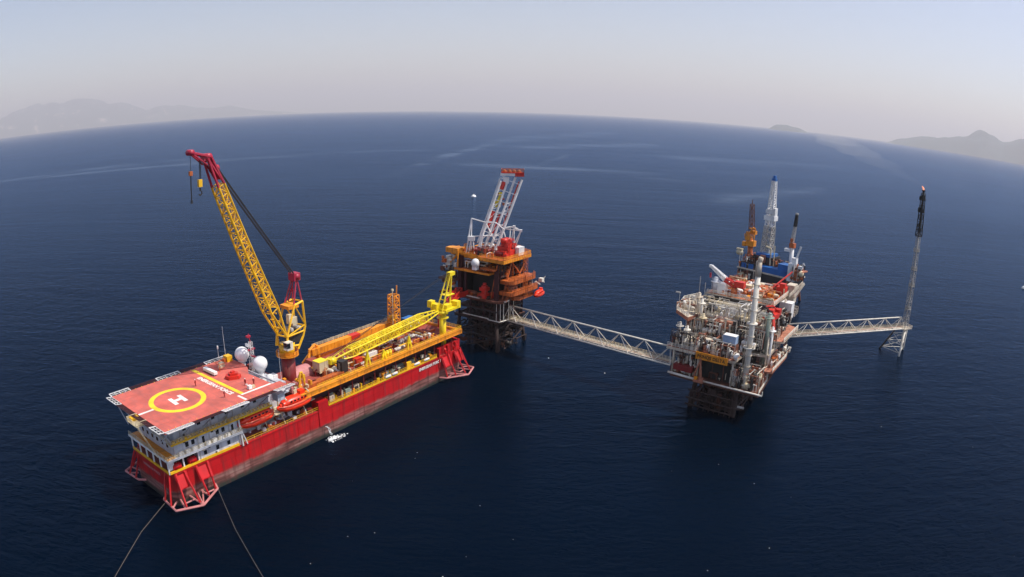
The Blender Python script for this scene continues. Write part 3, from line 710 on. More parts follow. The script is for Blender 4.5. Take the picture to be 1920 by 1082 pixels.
# yellow A-frames and posts along the girder
q = MB()
for s_, h_ in ((88.6, 4.2), (77.0, 3.0), (70.0, 4.6)):
    q.path([(s_-.9, .4, 15.5), (s_, .6, 15.5+h_), (s_+.9, .4, 15.5)], .24, 4); q.box(s_-.8, .3, 15.5+h_*.45, s_+.8, .7, 15.5+h_*.55); q.bar((s_, .6, 15.5+h_), (s_+.6, 2.6, 15.2), .18, 4)
for k in range(3): q.vessel((78.2+k*1.3, 1.5, 15.6), (78.2+k*1.3, 1.5, 17.2), .55)
q.build('guide_frame', 'lemon', barge)
# orange lattice tower on the far side
q = MB(); q.mat(0); q.truss((99.6, 16.6, 15.6), (99.6, 16.6, 27.8), 3.4, 2.8, (1, 0, 0), 7, .2, .13, h0=2.6, h1=2.4); q.mat(1); q.bar((97.8, 15.4, 16), (97.8, 15.4, 29.8), .14, 6); q.mat(0); q.bar((101.4, 17, 26), (101.7, 17, 30.5), .22, 6); q.mat(1); q.cbox((97.8, 15.4, 30), (.6, .6, .7))
q.build('lattice_tower', ['amber', 'cream'], barge)
# aft deck: grey heap of hoses, blue container group
q = MB(); gg = random.Random(8)
for k in range(26): q.mat(gg.randrange(3)); s_ = gg.uniform(101, 108); q.vessel((s_, gg.uniform(12.5, 18), 15.3+gg.uniform(0, 1.4)), (s_+gg.uniform(1, 2.5), gg.uniform(12.5, 18), 15.3+gg.uniform(0, 1.2)), gg.uniform(.2, .5), 8)
q.build('hose_stack', ['pipe_grey', 'rust_pink', 'pale_steel'], barge)

# ---- anchor racks: red struts down to pale hexagonal bolsters at the four corners
def rack(cs, ct, sx, tx):
    """corner position and outward directions"""
    def p(a, b, z): return (cs+sx*a, ct+tx*b, z)
    q = MB(); q.mat(0)
    z = 1.6
    rim = [p(.1, -4.6, z), p(1.7, -3.0, z), p(2.2, 3.6, z), p(-4.3, 6.2, z), p(-11.4, 2.3, z), p(-12.2, .1, z)]
    q.path(rim, .3, 6)
    q.path([p(-.1, .2, z), p(2.2, 2.0, z)], .24, 5); q.path([p(-1.4, .1, z), p(-.2, 4.1, z)], .24, 5); q.path([p(-4.2, .1, z), p(-4.3, 6.2, z)], .24, 5)
    q.path([p(-6.6, .1, z), p(-4.3, 6.2, z), p(-8.2, .1, z)], .2, 5); q.path([p(-7.8, .1, z), p(-7.8, 3.7, z)], .24, 5); q.path([p(-1.4, 2.4, z), p(-4.2, 2.4, z)], .22, 5); q.path([p(-7.8, 2.1, z), p(-10.5, 2.1, z)], .22, 5)
    a_ = q.build('anchor_rack', 'pink', barge)
    q = MB()
    for (a0, b0, a1, b1) in ((-.2, -3, 1.9, -2), (-.1, -.6, 2.1, 1.2), (-1.6, 0, -.6, 4.2), (-4.0, 0, -4.2, 4.9), (-7.6, 0, -7.8, 3.6), (-11.0, 0, -10.8, 2.4)):
        q.bar(p(a0, b0, 8.6), p(a1, b1, 1.8), .26, 5)
    for (a0, a1) in ((-1.4, -4.2), (-7.6, -11.0)):
        q.bar(p(a0, .1, 8.4), p(a0-.2, 1.6, 5.0), .5, 6); q.bar(p(a1, .1, 8.4), p(a1+.2, 1.6, 5.0), .5, 6); q.add([p(a0, .1, 8.0), p(a1, .1, 8.0), p(a1, 1.5, 5.2), p(a0, 1.5, 5.2), p(a0, .1, 7.7), p(a1, .1, 7.7), p(a1, 1.5, 4.9), p(a0, 1.5, 4.9)], [(0,1,2,3), (7,6,5,4), (0,4,5,1), (1,5,6,2), (2,6,7,3), (3,7,4,0)])
    q.build('brace', 'red', a_)
    q = MB()
    for a0 in (-2.8, -7.4): q.vessel(p(a0-.9, -.9, 10.0), p(a0+.9, -.9, 10.0), .85, 12); q.cbox(p(a0, -.6, 9.2), (2.4, 1.4, .7))
    q.build('winch_drum', 'red', a_)
rack(0, 0, -1, -1); rack(0, W_, -1, 1); rack(L_, 0, 1, -1); rack(L_, W_, 1, 1)
# ================================================================== things on the barge
# ---- tall lattice boom crane amidships
c1 = thing('boom_crane', 'tall crane on a red column, its yellow lattice boom raised high above the barge', 'crane', SH, (47.6, 9.6, 14.7))
q = MB(); q.bar((47.6, 9.6, 8.9), (47.6, 9.6, 23.4), 2.0, 20); q.bar((47.6, 9.6, 14.7), (47.6, 9.6, 15.3), 2.5, 20); q.build('column', 'dark_red', c1)
q = MB(); q.ring((47.6, 9.6), 1.8, 3.2, 23.3, 23.6, 32)
q.rail([(47.6+3.1*math.cos(R(a)), 9.6+3.1*math.sin(R(a)), 23.6) for a in range(0, 361, 24)], h=1.0, r=.07, step=1.3); q.build('slewing_platform', 'amber', c1)
bd = V((22.4-46.2, 5.4-9.4, 0)).normalized(); sdv = V((-bd.y, bd.x, 0))     # boom heading and sideways
def cc(f, s, z): return V((47.6, 9.6, 0)) + bd*f + sdv*s + V((0, 0, z))
q = MB()
q.bar((47.6, 9.6, 23.5), (47.6, 9.6, 26.6), 2.1, 18, 2.3)
for s_ in (-1.9, 1.9):
    q.path([cc(2.2, s_, 26.3), cc(1.6, s_, 29.2), cc(-2.2, s_, 37.0), cc(-5.6, s_, 37.4)], .34, 5)
    q.path([cc(-5.6, s_, 37.4), cc(-6.2, s_, 30.3), cc(-5.0, s_, 27.6), cc(-2.6, s_, 24.6)], .34, 5)
    q.path([cc(-2.2, s_, 37.0), cc(-6.2, s_, 30.6), cc(1.6, s_, 29.2)], .2, 5); q.path([cc(1.6, s_, 29.2), cc(1.4, s_, 26.3), cc(-2.8, s_, 25.6)], .34, 5)
    q.bar(cc(1.6, s_, 29.2), cc(-6.0, s_, 29.0), .26, 5)
for f_, z_ in ((-2.2, 37), (-5.6, 37.4), (-6.2, 30.3), (1.6, 29.2), (-5, 27.6)): q.bar(cc(f_, -1.9, z_), cc(f_, 1.9, z_), .26, 5)
tower = q.build('crane_tower', 'yellow', c1)
q = MB(); q.mat(0); q.cbox(cc(-3.2, 0, 27.6), (4.4, 3.2, 2.4)); q.mat(1); q.cbox(cc(-2.4, .6, 32.6), (1.6, 2.4, 2.2)); q.mat(2); q.cbox(cc(-2.2, 0, 36.6), (3.6, 3.8, .9))
q.mat(3); q.vessel(cc(-4.6, -1.2, 29.8), cc(-4.6, 1.2, 29.8), .8, 12); q.vessel(cc(-1.2, -1.2, 30.2), cc(-1.2, 1.2, 30.2), .8, 12); q.mat(1); q.cbox(cc(-.6, 1.2, 33.6), (1.3, 1.3, 2.6))
q.build('winch_house', ['dark_steel', 'cream', 'amber', 'pipe_grey'], tower)
q = MB(); q.cbox(cc(2.6, 2.9, 27.2), (2.0, 1.7, 2.2)); cabn = q.build('operator_cab', 'pale_steel', c1)
q = MB(); c_ = cc(2.6, 2.9, 27.2); q.cbox(c_+V((-.5, 0, .2)), (1.1, 1.76, 1.4)); q.build('window', 'window_glass', cabn)
q = MB()
top = cc(-5.0, 0, 44.2)
for s_ in (-1.7, 1.7):
    q.bar(cc(-5.6, s_, 37.4), top+sdv*s_*.4, .24, 5); q.bar(cc(-2.2, s_, 37.0), top+sdv*s_*.4, .24, 5)
q.bar(cc(-3.8, -1.7, 37.3), top, .2, 5); q.cbox(top, (2.2, 2.6, 2.0)); q.bar(top-sdv*1.5, top+sdv*1.5, .8, 12)
q.bar(cc(-4, -1.2, 40.5), cc(-4, 1.2, 40.5), .16, 4)
q.build('top_frame', 'crimson', c1)
# boom
foot = cc(1.6, 0, 29.3); tip = V((23.0, 5.5, 78.6)); bdir = (tip-foot).normalized()
upb = sdv.cross(bdir); upb = upb if upb.z > 0 else -upb
q = MB(); a1 = foot+bdir*9.0; a2 = tip-bdir*7.5
q.truss(a1, a2, 3.3, 2.5, upb, 15, .27, .115, h0=2.9, h1=2.1)
for s_ in (-1, 1):
    q.bar(foot+sdv*1.7*s_, a1+sdv*1.65*s_-upb*1.4, .3, 6); q.bar(foot+sdv*1.7*s_, a1+sdv*1.65*s_+upb*1.4, .3, 6)
for k in range(3): t = .3+.3*k; q.bar(foot.lerp(a1, t)-sdv*1.7, foot.lerp(a1, t)+sdv*1.7, .16, 4)
q.ladder(a1+upb*1.5, a2+upb*1.1, .7, .06)
boom = q.build('boom', 'yellow', c1)
q = MB()
for s_ in (-1, 1):
    q.bar(a2+sdv*1.2*s_-upb, tip+sdv*.9*s_-upb*.6, .32, 5); q.bar(a2+sdv*1.2*s_+upb, tip+sdv*.9*s_+upb*.5, .34, 5)
    q.bar(a2+sdv*1.2*s_+upb, tip+sdv*.9*s_-upb*.6, .2, 4)
nose = tip + bd*5.4 + V((0, 0, 1.6))
for s_ in (-.8, .8): q.bar(tip+sdv*s_+upb*.5, nose+sdv*s_*.5, .34, 5); q.bar(tip+sdv*s_-upb*1.4-bdir*1.0, nose+sdv*s_*.5, .26, 5)
pl = [tip+upb*1.0, a2.lerp(tip, .2)+upb*1.2]
q.add([tip-sdv*.9+upb*.5, tip+sdv*.9+upb*.5, a2.lerp(tip, .15)+sdv*1.2+upb, a2.lerp(tip, .15)-sdv*1.2+upb, tip-sdv*.9+upb*.3, tip+sdv*.9+upb*.3, a2.lerp(tip, .15)+sdv*1.2+upb*.8, a2.lerp(tip, .15)-sdv*1.2+upb*.8], [(0,1,2,3), (7,6,5,4), (0,4,5,1), (1,5,6,2), (2,6,7,3), (3,7,4,0)])
for c_, r_ in ((tip, 1.0), (nose, .7), (a2.lerp(tip, .55)+upb*.9, .9)): q.bar(c_-sdv*.9, c_+sdv*.9, r_, 14)
q.cbox(tip+V((-.4, 0, .2)), (2.2, 1.6, 1.6))
q.build('boom_head', 'crimson', boom)
q = MB()
for s_ in (-.75, -.35, .35, .75): q.bar(top+sdv*s_, tip+sdv*s_*1.1+upb*1.1-bdir*3, .1, 4)
q.build('luffing_rope', 'cable_black', c1)
h1, h2 = nose-V((0, 0, .3)), tip+bd*2.6+V((0, 0, -.2))
q = MB(); q.bar(h1, h1-V((0, 0, 4.2)), .055, 4); q.bar(h1-V((0, 0, 4.8)), h1-V((0, 0, 10.6)), .14, 6); q.cbox(h1-V((0, 0, 10.8)), (.4, .4, .8)); q.bar(h2, h2-V((0, 0, 4.4)), .08, 4); q.bar(h2+V((.3, 0, 0)), h2+V((.3, 0, -4.4)), .08, 4)
q.build('hoist_rope', 'cable_black', c1)
q = MB(); q.mat(0); q.cbox(h2-V((0, 0, 5.4)), (1.0, .7, 1.7)); q.mat(1); q.bar(h2-V((0, 0, 6.4)), h2-V((0, 0, 7.2)), .2, 6); q.path([h2+V((.4, 0, -7.2)), h2+V((.4, 0, -7.9)), h2+V((0, 0, -8.2)), h2+V((-.4, 0, -7.9))], .16, 5); q.mat(2); q.cbox(h1-V((0, 0, 4.4)), (.8, .6, 1.0))
q.build('hook_block', ['yellow', 'dark_steel', 'orange'], c1)

# ---- second crane, boom lowered along the deck
c2 = thing('boom_crane', 'yellow crane with its lattice boom laid flat along the barge deck', 'crane', SH, (108.4, 2.8, 15.5))
q = MB(); q.bar((108.4, 2.8, 8.9), (108.4, 2.8, 22.0), 1.15, 16); q.ring((108.4, 2.8), 1.0, 2.0, 20.4, 20.6, 24); q.build('column', 'lemon', c2)
r2 = V((62.6, 8.2, 17.6)); f2 = V((105.9, 3.2, 23.0)); b2 = (r2-f2).normalized(); s2 = V((-b2.y, b2.x, 0)).normalized()
q = MB(); q.bar((108.4, 2.8, 21.8), (108.4, 2.8, 22.8), 1.9, 16); q.cbox((107.4, 4.8, 24.0), (2.6, 2.4, 2.4)); q.box(107.6, .8, 22.6, 114.8, 3.4, 23.4); q.box(113.6, .8, 22.6, 115.6, 3.4, 25.0); q.cbox((110, 2.4, 24), (3, 2.4, 1.6))
q.build('machinery_deck', 'lemon', c2)
q = MB(); t2 = V((112.4, 3.2, 34.6))
for s_ in (-1.1, 1.1): q.bar((107.0, 3.0+s_, 23), t2+V((0, s_*.5, 0)), .26, 5); q.bar((111.0, 3.0+s_, 23), t2+V((.6, s_*.5, 0)), .26, 5)
for k in (.3, .55, .8): q.bar(V((107, 1.9, 23)).lerp(t2, k), V((107, 4.1, 23)).lerp(t2, k), .15, 4)
q.cbox(t2+V((.9, 0, -.2)), (2.8, 1.5, 1.2)); q.box(109.5, 1.6, 27.6, 113.4, 4.8, 27.8); q.bar((112.6, 3, 23.5), (113.2, 3.2, 34), .35, 5)
q.build('top_frame', 'lemon', c2)
q = MB(); q.cbox((106.6, 6.2, 25.0), (2.0, 1.8, 2.2)); q.build('operator_cab', 'lemon', c2)
q = MB(); e0 = f2.lerp(r2, .16); e1 = f2.lerp(r2, .84)
q.truss(e0, e1, 3.2, 3.2, (0, 0, 1), 18, .24, .12, h0=2.2, h1=2.2)
up2 = s2.cross(b2); up2 = up2 if up2.z > 0 else -up2
for a, b in ((f2, e0), (r2, e1)):
    for s_ in (-1, 1):
        for u_ in (-1, 1): q.bar(a+s2*s_*.7+up2*u_*.3, b+s2*s_*1.6+up2*u_*1.1, .24, 5)
    for t in (.25, .5, .75):
        cN = a.lerp(b, t); w_ = .7+.9*t; q.bar(cN-s2*w_, cN+s2*w_, .12, 4); q.bar(cN-s2*w_+up2*.7, cN+s2*w_-up2*.7, .1, 4)
q.cbox(r2, (2.6, 2.2, 1.5)); q.bar(r2-s2*1.2, r2+s2*1.2, .9, 12)
for k in range(30): pp = e0.lerp(e1, (k+.5)/30)+up2*1.15; q.bar(pp-s2*.55, pp+s2*.55, .09, 4)
q.bar(e0+up2*1.2-s2*.55, e1+up2*1.2-s2*.55, .12, 4); q.bar(e0+up2*1.2+s2*.55, e1+up2*1.2+s2*.55, .12, 4)
q.build('boom', 'lemon', c2)
q = MB()
for s_ in (-.5, .5): q.bar(t2+V((0, s_, .4)), r2+s2*s_+V((0, 0, 1.2)), .06, 4)
q.build('luffing_rope', 'cable_black', c2)
q = MB(); q.box(64.6, 6.4, 14.7, 65.4, 10, 16.2); q.box(63, 6.6, 14.7, 63.6, 9.8, 16.4); q.build('boom_rest', 'amber', c2)

# ---- lifeboats
def lifeboat():
    root = thing('lifeboat', 'enclosed orange lifeboat nearer the helideck, hung beside the grey accommodation wall', 'lifeboat', SH, (28.0, .6, 12.2), 'orange lifeboats hung along the side of the barge')
    def loft(secs, mat, nm, par):
        q = MB(); n = len(secs[0]); vs = [p for s_ in secs for p in s_]; fs = []
        for i in range(len(secs)-1):
            for k in range(n): fs.append((i*n+k, i*n+(k+1) % n, (i+1)*n+(k+1) % n, (i+1)*n+k))
        fs.append(tuple(range(n))); fs.append(tuple(range(len(vs)-1, len(vs)-n-1, -1)))
        q.add(vs, fs, True); return q.build(nm, mat, par)
    def sec(x, w, z0, z1, n=14, flat=0):
        zc = (z0+z1)/2; out = []
        for k in range(n):
            a = 2*math.pi*k/n; out.append((28+x, .6+w*math.cos(a), zc+(z1-z0)/2*math.sin(a)))
        return out
    hs = [sec(x, w, z0, z1) for x, w, z0, z1 in ((-5.5, .12, 13.5, 14.0), (-4.8, .75, 12.9, 14.1), (-3.4, 1.35, 12.4, 14.15), (-1.5, 1.62, 12.2, 14.2), (1.5, 1.65, 12.2, 14.2), (3.6, 1.4, 12.35, 14.15), (4.8, .85, 12.8, 14.1), (5.4, .15, 13.5, 14.0))]
    loft(hs, 'lifeboat_orange', 'hull', root)
    cs = [sec(x, w, z0, z1) for x, w, z0, z1 in ((-4.6, .4, 13.6, 14.4), (-3.2, 1.1, 13.4, 15.0), (-1.8, 1.35, 13.4, 15.3), (1.2, 1.35, 13.4, 15.3), (3.0, 1.15, 13.4, 15.2), (4.4, .5, 13.5, 14.6))]
    loft(cs, 'lifeboat_orange', 'canopy', root)
    q = MB(); q.cbox((30.2, .6, 15.4), (1.5, 1.3, .9)); q.build('steering_cab', 'lifeboat_orange', root)
    q = MB()
    for k in range(5): q.cbox((26.0+k*1.1, -.72, 14.65), (.5, .12, .3))
    q.build('window', 'window_glass', root)
    q = MB(); q.path([(28+x, .6-w-.03, 13.9) for x, w in ((-5.2, .35), (-4.2, 1.05), (-1.8, 1.62), (1.6, 1.67), (3.9, 1.35), (5.2, .35))], .07, 5); q.build('grab_line', 'orange', root)
    return root
lb = lifeboat()
lb2 = copy_tree(lb); lb2.location = SH.w((41.6, .9, 12.0)); lb2.scale = lb.scale = (1.12, 1.25, 1.25)
relabel(lb2, 'enclosed orange lifeboat farther from the helideck, below the yellow winch frame')

# ---- loose things on the helideck roof area
q = MB(); vs = []
q.mat(0); q.prism([(27.2, 9.4), (29.6, 8.2), (30.8, 9.0), (30.6, 11.0), (28.2, 12.0), (27.0, 11.0)], 22.01, 22.9); q.mat(0); q.prism([(27.8, 9.8), (29.6, 8.8), (30.3, 9.6), (30.0, 10.8), (28.4, 11.4)], 22.9, 23.5); q.cbox((29, 10.2, 23.7), (1.0, .7, .4))
solo(q, 'rescue_boat', 'flame_red', 'small red rescue boat lying on the helideck between the yellow line and the white domes', 'rescue boat', SH, (29, 10.2, 22))
q = MB(); q.mat(0); q.box(26.0, 14.8, 22.35, 27.1, 20.4, 23.1)
for k in range(4): q.mat(1); q.box(26.1, 15.2+k*1.5, 22.01, 27.0, 15.5+k*1.5, 22.35)
solo(q, 'equipment_chest', ['white', 'dark_steel'], 'long white chest standing on dark feet just beyond the yellow helideck line', 'chest', SH, (26.5, 17.6, 22))
q = MB(); q.mat(0); q.sphere((30.0, 17.5, 23.0), .75, 12, 8); q.mat(1); q.path([(29, 16.5, 22), (29, 16.5, 24), (31.2, 16.5, 24), (31.2, 18.6, 24), (29, 18.6, 24), (29, 16.5, 24)], .1, 5); q.mat(0); q.cbox((31.6, 19.4, 22.6), (1.3, 1.4, 1.2))
solo(q, 'foam_cart', ['cream', 'orange'], 'cream tank in an orange frame on the helideck beside the red rescue boat', 'tank', SH, (30, 17.5, 22))
q = MB(); q.mat(0); q.box(34.6, 20.8, 22.01, 36.4, 22.8, 23.6); q.mat(1); q.box(33.8, 21.2, 22.01, 34.5, 22.4, 23.0)
solo(q, 'fire_cabinet', ['yellow', 'orange'], 'yellow cabinet at the far corner of the helideck by the nearer white dome', 'cabinet', SH, (35.5, 21.8, 22))
q = MB(); q.mat(0); q.bar((27.2, 1.4, 22), (27.2, 1.4, 23.2), .14, 6); q.bar((27.2, 1.4, 23.2), (26.4, .9, 23.6), .16, 6, .08); q.cbox((27.6, .9, 22.5), (1.0, .9, .9)); q.mat(1); q.cbox((28.6, .8, 22.4), (.8, .8, .7))
solo(q, 'fire_monitor', ['white', 'cream'], 'white fire monitor beside the white line near the edge of the helideck', 'fire monitor', SH, (27.2, 1.4, 22))

# ---- people on the helideck (red coveralls)
def person_mesh(pose):
    v = {'pel': (0, 0, .95), 'chest': (0, 0, 1.32), 'neck': (0, 0, 1.5), 'head': (0, .02, 1.62), 'top': (0, .02, 1.72)}
    br = bpy.data.meshes.new('person')
    P_ = [(0, 0, .95), (0, 0, 1.15), (0, 0, 1.38), (0, 0, 1.49), (0, .02, 1.58), (0, .02, 1.70)]
    rad = [.15, .14, .17, .06, .095, .08]; E_ = [(0, 1), (1, 2), (2, 3), (3, 4), (4, 5)]
    for sd_ in (-1, 1):
        st = pose['stride']*sd_; n0 = len(P_)
        P_ += [(sd_*.10, st*.4, .52), (sd_*.11, st*.7-.02, .09), (sd_*.11, st*.7+.16, .04)]; rad += [.085, .055, .045]; E_ += [(0, n0), (n0, n0+1), (n0+1, n0+2)]
        n0 = len(P_); ar = pose['arm']*sd_
        P_ += [(sd_*.20, 0, 1.40), (sd_*.27, -ar*.3, 1.14), (sd_*(.28), .08-ar*.5, .88), (sd_*.28, .11-ar*.55, .80)]; rad += [.07, .05, .038, .035]; E_ += [(2, n0), (n0, n0+1), (n0+1, n0+2), (n0+2, n0+3)]
    br.from_pydata(P_, E_, []); o = bpy.data.objects.new('p', br); COL.objects.link(o)
    br.skin_vertices or o.modifiers.new('s', 'SKIN')
    if not o.modifiers: o.modifiers.new('s', 'SKIN')
    if not br.skin_vertices: br.attributes
    sk = br.skin_vertices[0].data
    for i, r in enumerate(rad): sk[i].radius = (r, r)
    sk[0].use_root = True
    sub = o.modifiers.new('u', 'SUBSURF'); sub.levels = 1; sub.render_levels = 1
    dg = bpy.context.evaluated_depsgraph_get(); dg.update()
    me = bpy.data.meshes.new_from_object(o.evaluated_get(dg)); bpy.data.objects.remove(o)
    me.materials.clear(); me.materials.append(M['coverall_red']); me.materials.append(M['skin'])
    for p in me.polygons:
        c = p.center; p.use_smooth = True
        p.material_index = 1 if (1.5 < c.z) or (c.z < .84 and c.z > .7 and abs(c.x) > .2) else 0
    return me
pm = [person_mesh({'stride': .18, 'arm': .25}), person_mesh({'stride': .03, 'arm': .05})]
for k, (s_, t_, a_, lab) in enumerate(((18.8, 13.1, 40, 'person in dark red overalls walking beside the far side of the yellow landing circle'),
                                       (20.0, 1.4, 200, 'person in dark red overalls standing on the helideck just below the white lettering'),
                                       (28.2, 3.6, 120, 'person in red overalls standing beyond the yellow line, beside the white fire monitor'),
                                       (29.9, 2.2, 300, 'person in red overalls near the small white dome end of the helideck'))):
    o = bpy.data.objects.new('person', pm[k % 2]); COL.objects.link(o); o.location = SH.w((s_, t_, 22.0)); o.rotation_euler = (0, 0, SH.a+R(a_)); o.scale = (1.08,)*3
    o['label'] = lab; o['category'] = 'person'; o['group'] = 'people on the helideck'
    hm = MB(); hm.sphere((0, .02, 1.66), .135, 10, 6, z_from=-.1); h_ = hm.build('hard_hat', 'white'); h_.parent = o

# ---- containers on the barge
def container(F, s, t, z, d, mat, label, rot=0, name='container', roof=None, grp=None):
    base = (s, t, z); root = thing(name, label, 'container', F, base, grp)
    root.rotation_euler = (0, 0, F.a+R(rot)); l, w_, h_ = d
    def L3(x, y, zz): return V((s+x, t+y, z+zz))
    q = MB(); q.mat(0); q.box(s-l/2+.06, t-w_/2+.06, z+.12, s+l/2-.06, t+w_/2-.06, z+h_-.05)
    n = int(l/.45)
    for k in range(n): x = s-l/2+.3+k*(l-.6)/max(1, n-1); q.box(x-.08, t-w_/2+.01, z+.25, x+.08, t-w_/2+.06, z+h_-.2); q.box(x-.08, t+w_/2-.06, z+.25, x+.08, t+w_/2-.01, z+h_-.2)
    q.build('body', mat, root)
    q = MB(); q.box(s-l/2, t-w_/2, z+h_-.05, s+l/2, t+w_/2, z+h_+.08); q.build('roof', roof or mat, root)
    q = MB()
    for a in (-1, 1):
        for b in (-1, 1): q.box(s+a*(l/2-.07)-.07, t+b*(w_/2-.07)-.07, z, s+a*(l/2-.07)+.07, t+b*(w_/2-.07)+.07, z+h_-.06)
    for b in (-1, 1): q.box(s-l/2, t+b*(w_/2-.06)-.07, z, s+l/2, t+b*(w_/2-.06)+.07, z+.16)
    q.build('frame', mat, root)
    q = MB(); q.box(s-l/2-.03, t-w_/2+.3, z+.25, s-l/2+.05, t-.03, z+h_-.3); q.box(s-l/2-.03, t+.03, z+.25, s-l/2+.05, t+w_/2-.3, z+h_-.3); dd = q.build('door', mat, root)
    q = MB(); q.bar((s-l/2-.07, t-.2, z+.4), (s-l/2-.07, t-.2, z+h_-.4), .04, 4); q.bar((s-l/2-.07, t+.2, z+.4), (s-l/2-.07, t+.2, z+h_-.4), .04, 4); q.build('handle', 'pale_steel', dd)
    return root
container(SH, 58.4, 8.4, 15.6, (3.4, 3.0, 3.2), 'cream', 'square beige cabin with a pale yellow roof standing behind the tall crane column', name='deck_cabin', roof='lemon')
container(SH, 105.4, 15.6, 17.2, (4.5, 2.4, 1.6), 'blue', 'blue open skip on the far end of the barge deck beside the orange lattice tower', name='skip')
container(SH, 101.8, 19.0, 18.4, (2.4, 1.8, 1.2), 'lemon', 'small yellow basket between the lattice tower and the blue skip', name='cargo_basket')
container(SH, 76.0, 5.4, 15.6, (5.0, 1.5, 1.3), 'white', 'white long box lying beside the lowered yellow boom on the barge deck', name='cargo_box')
container(SH, 62.6, 3.6, 15.5, (2.4, 2.2, 3.2), 'dark_steel', 'dark grey cabinet at the foot of the lowered boom, above the yellow girder', name='generator_cabin')
container(SH, 70.2, 5.0, 15.5, (2.6, 1.8, 1.5), 'flame_red', 'red box under the foot of the lowered yellow boom', name='tool_box')
q = MB(); q.box(92.6, 5.0, 14.72, 98.4, 6.2, 15.3); q.box(93, 4.8, 15.3, 98, 6.4, 15.42)
solo(q, 'steel_tray', 'cream', 'cream steel tray lying flat on the barge deck beside the red aft deck', 'tray', SH, (95.5, 5.6, 14.7))
q = MB(); q.bar((101, 2.6, 14.72), (101, 2.6, 16.6), .35, 8); q.cbox((101, 2.6, 16.8), (.9, .9, .4)); q.bar((102.2, 3.4, 14.72), (102.2, 3.4, 16.0), .3, 8)
solo(q, 'vent_post', 'white', 'pair of white vent posts on the red deck near the second crane column', 'vent', SH, (101, 2.6, 14.7))

# ---- overboard water discharge and mooring lines
def foam_mat():
    m, nt, N, L, b = new_mat('foam'); tc = N.new('ShaderNodeTexCoord'); n = N.new('ShaderNodeTexNoise'); n.inputs['Scale'].default_value = 2.2; n.inputs['Detail'].default_value = 6; L.new(tc.outputs['Object'], n.inputs[0])
    r = ramp(N, [(0.35, (0.45, 0.5, 0.5)), (0.6, (0.9, 0.92, 0.9))]); L.new(n.outputs[0], r.inputs[0]); L.new(r.outputs[0], b.inputs['Base Color']); b.inputs['Roughness'].default_value = 0.6
    r2 = ramp(N, [(0.38, (0, 0, 0)), (0.5, (1, 1, 1))]); L.new(n.outputs[0], r2.inputs[0]); L.new(r2.outputs[0], b.inputs['Alpha']); M['foam'] = m
foam_mat()
q = MB(); gg = random.Random(4)
for k in range(60):
    a = gg.uniform(0, 6.28); rr_ = gg.random()**.7; s_ = 51.2+math.cos(a)*rr_*3.0+1.0*rr_; t_ = -2.2+math.sin(a)*rr_*1.6; r_ = gg.uniform(.25, .75)*(1.2-rr_)
    q.sphere((s_, t_, 0), max(.15, r_), 8, 4, zs=.7, z_from=0)
for k in range(40):
    t = gg.random(); q.sphere((51.2+gg.uniform(-.25, .25)*(1+t), -.3-1.9*t**.6+gg.uniform(-.15, .15), 3.4*(1-t*t)), gg.uniform(.08, .22), 6, 4)
for k in range(40):
    s_ = 50+gg.random()**1.5*6.5; t_ = -1.4-gg.random()*2.4; r_ = gg.uniform(.1, .3); q.sphere((s_, t_, 0), r_, 6, 3, zs=.3, z_from=0)
o = solo(q, 'sea_foam', 'foam', 'white foam where water spills from the barge side into the sea', 'foam', SH, (51.2, -2.2, 0)); o['kind'] = 'stuff'
def cable(name, pts, r, mat, label, F, grp, sag=0):
    q = MB(); q.path(pts, r, 6); return solo(q, name, mat, label, 'cable', F, pts[0], grp)
WF = Frame(0, 0, 0)
def catenary(a, b, drop, n=10): a, b = V(a), V(b); return [a.lerp(b, i/n)-V((0, 0, drop*4*(i/n)*(1-i/n))) for i in range(n+1)]
cable('mooring_cable', [SH.w((.2, 3.0, 1.6)), (-81.0, 110.0, .9), (-79.5, 93.9, .5), (-76, 70, .1), (-72, 50, -4)], .075, 'rope', 'mooring cable from the barge corner rack, on the side facing the dark lettered end wall', WF, 'mooring cables of the barge')
cable('mooring_cable', [SH.w((12.0, -1.0, 1.6)), (-59.5, 117.0, .8), (-48.4, 102.6, .5), (-38, 90, .1), (-30, 80, -4)], .075, 'rope', 'mooring cable from the barge corner rack, on the side of the orange lifeboats', WF, 'mooring cables of the barge')
# ================================================================== DRILLING PLATFORM beside the barge (s right and back, t left and back)
KF = Frame(-3.5, 240, 56)
kp = thing('drilling_platform', 'drilling platform of stacked orange decks on dark legs behind the end of the barge', 'oil platform', KF, (9, 11, 0))
# jacket
def jacket(F, top, bot, levels, z0, z1, rl, rb, mat, parent, cross=True):
    n = len(top)
    def pt(i, z): t = (z-z0)/(z1-z0); return V((bot[i][0]*(1-t)+top[i][0]*t, bot[i][1]*(1-t)+top[i][1]*t, z))
    for i in range(n):
        q = MB(); q.bar(pt(i, z0), pt(i, z1), rl, 10); q.build('leg', mat, parent)
    for za, zb in zip(levels, levels[1:]):
        q = MB(); bracing(q, [pt(i, za) for i in range(n)], [pt(i, zb) for i in range(n)], rb, cross); q.build('brace', mat, parent)
kt = [(1, 3), (17, 3), (17, 20), (1, 20)]
jacket(KF, kt, [(-.5, 1), (18.5, 1), (18.5, 22), (-.5, 22)], [-2, 5, 12], -6, 12.5, .65, .3, 'jacket_brown', kp)
for t_ in (6.5, 10, 13.5, 17):
    for s_ in (3, 8, 13):
        q = MB(); q.bar((s_, t_, -5), (s_, t_, 12), .35, 8); q.build('conductor_pipe', 'jacket_brown', kp)
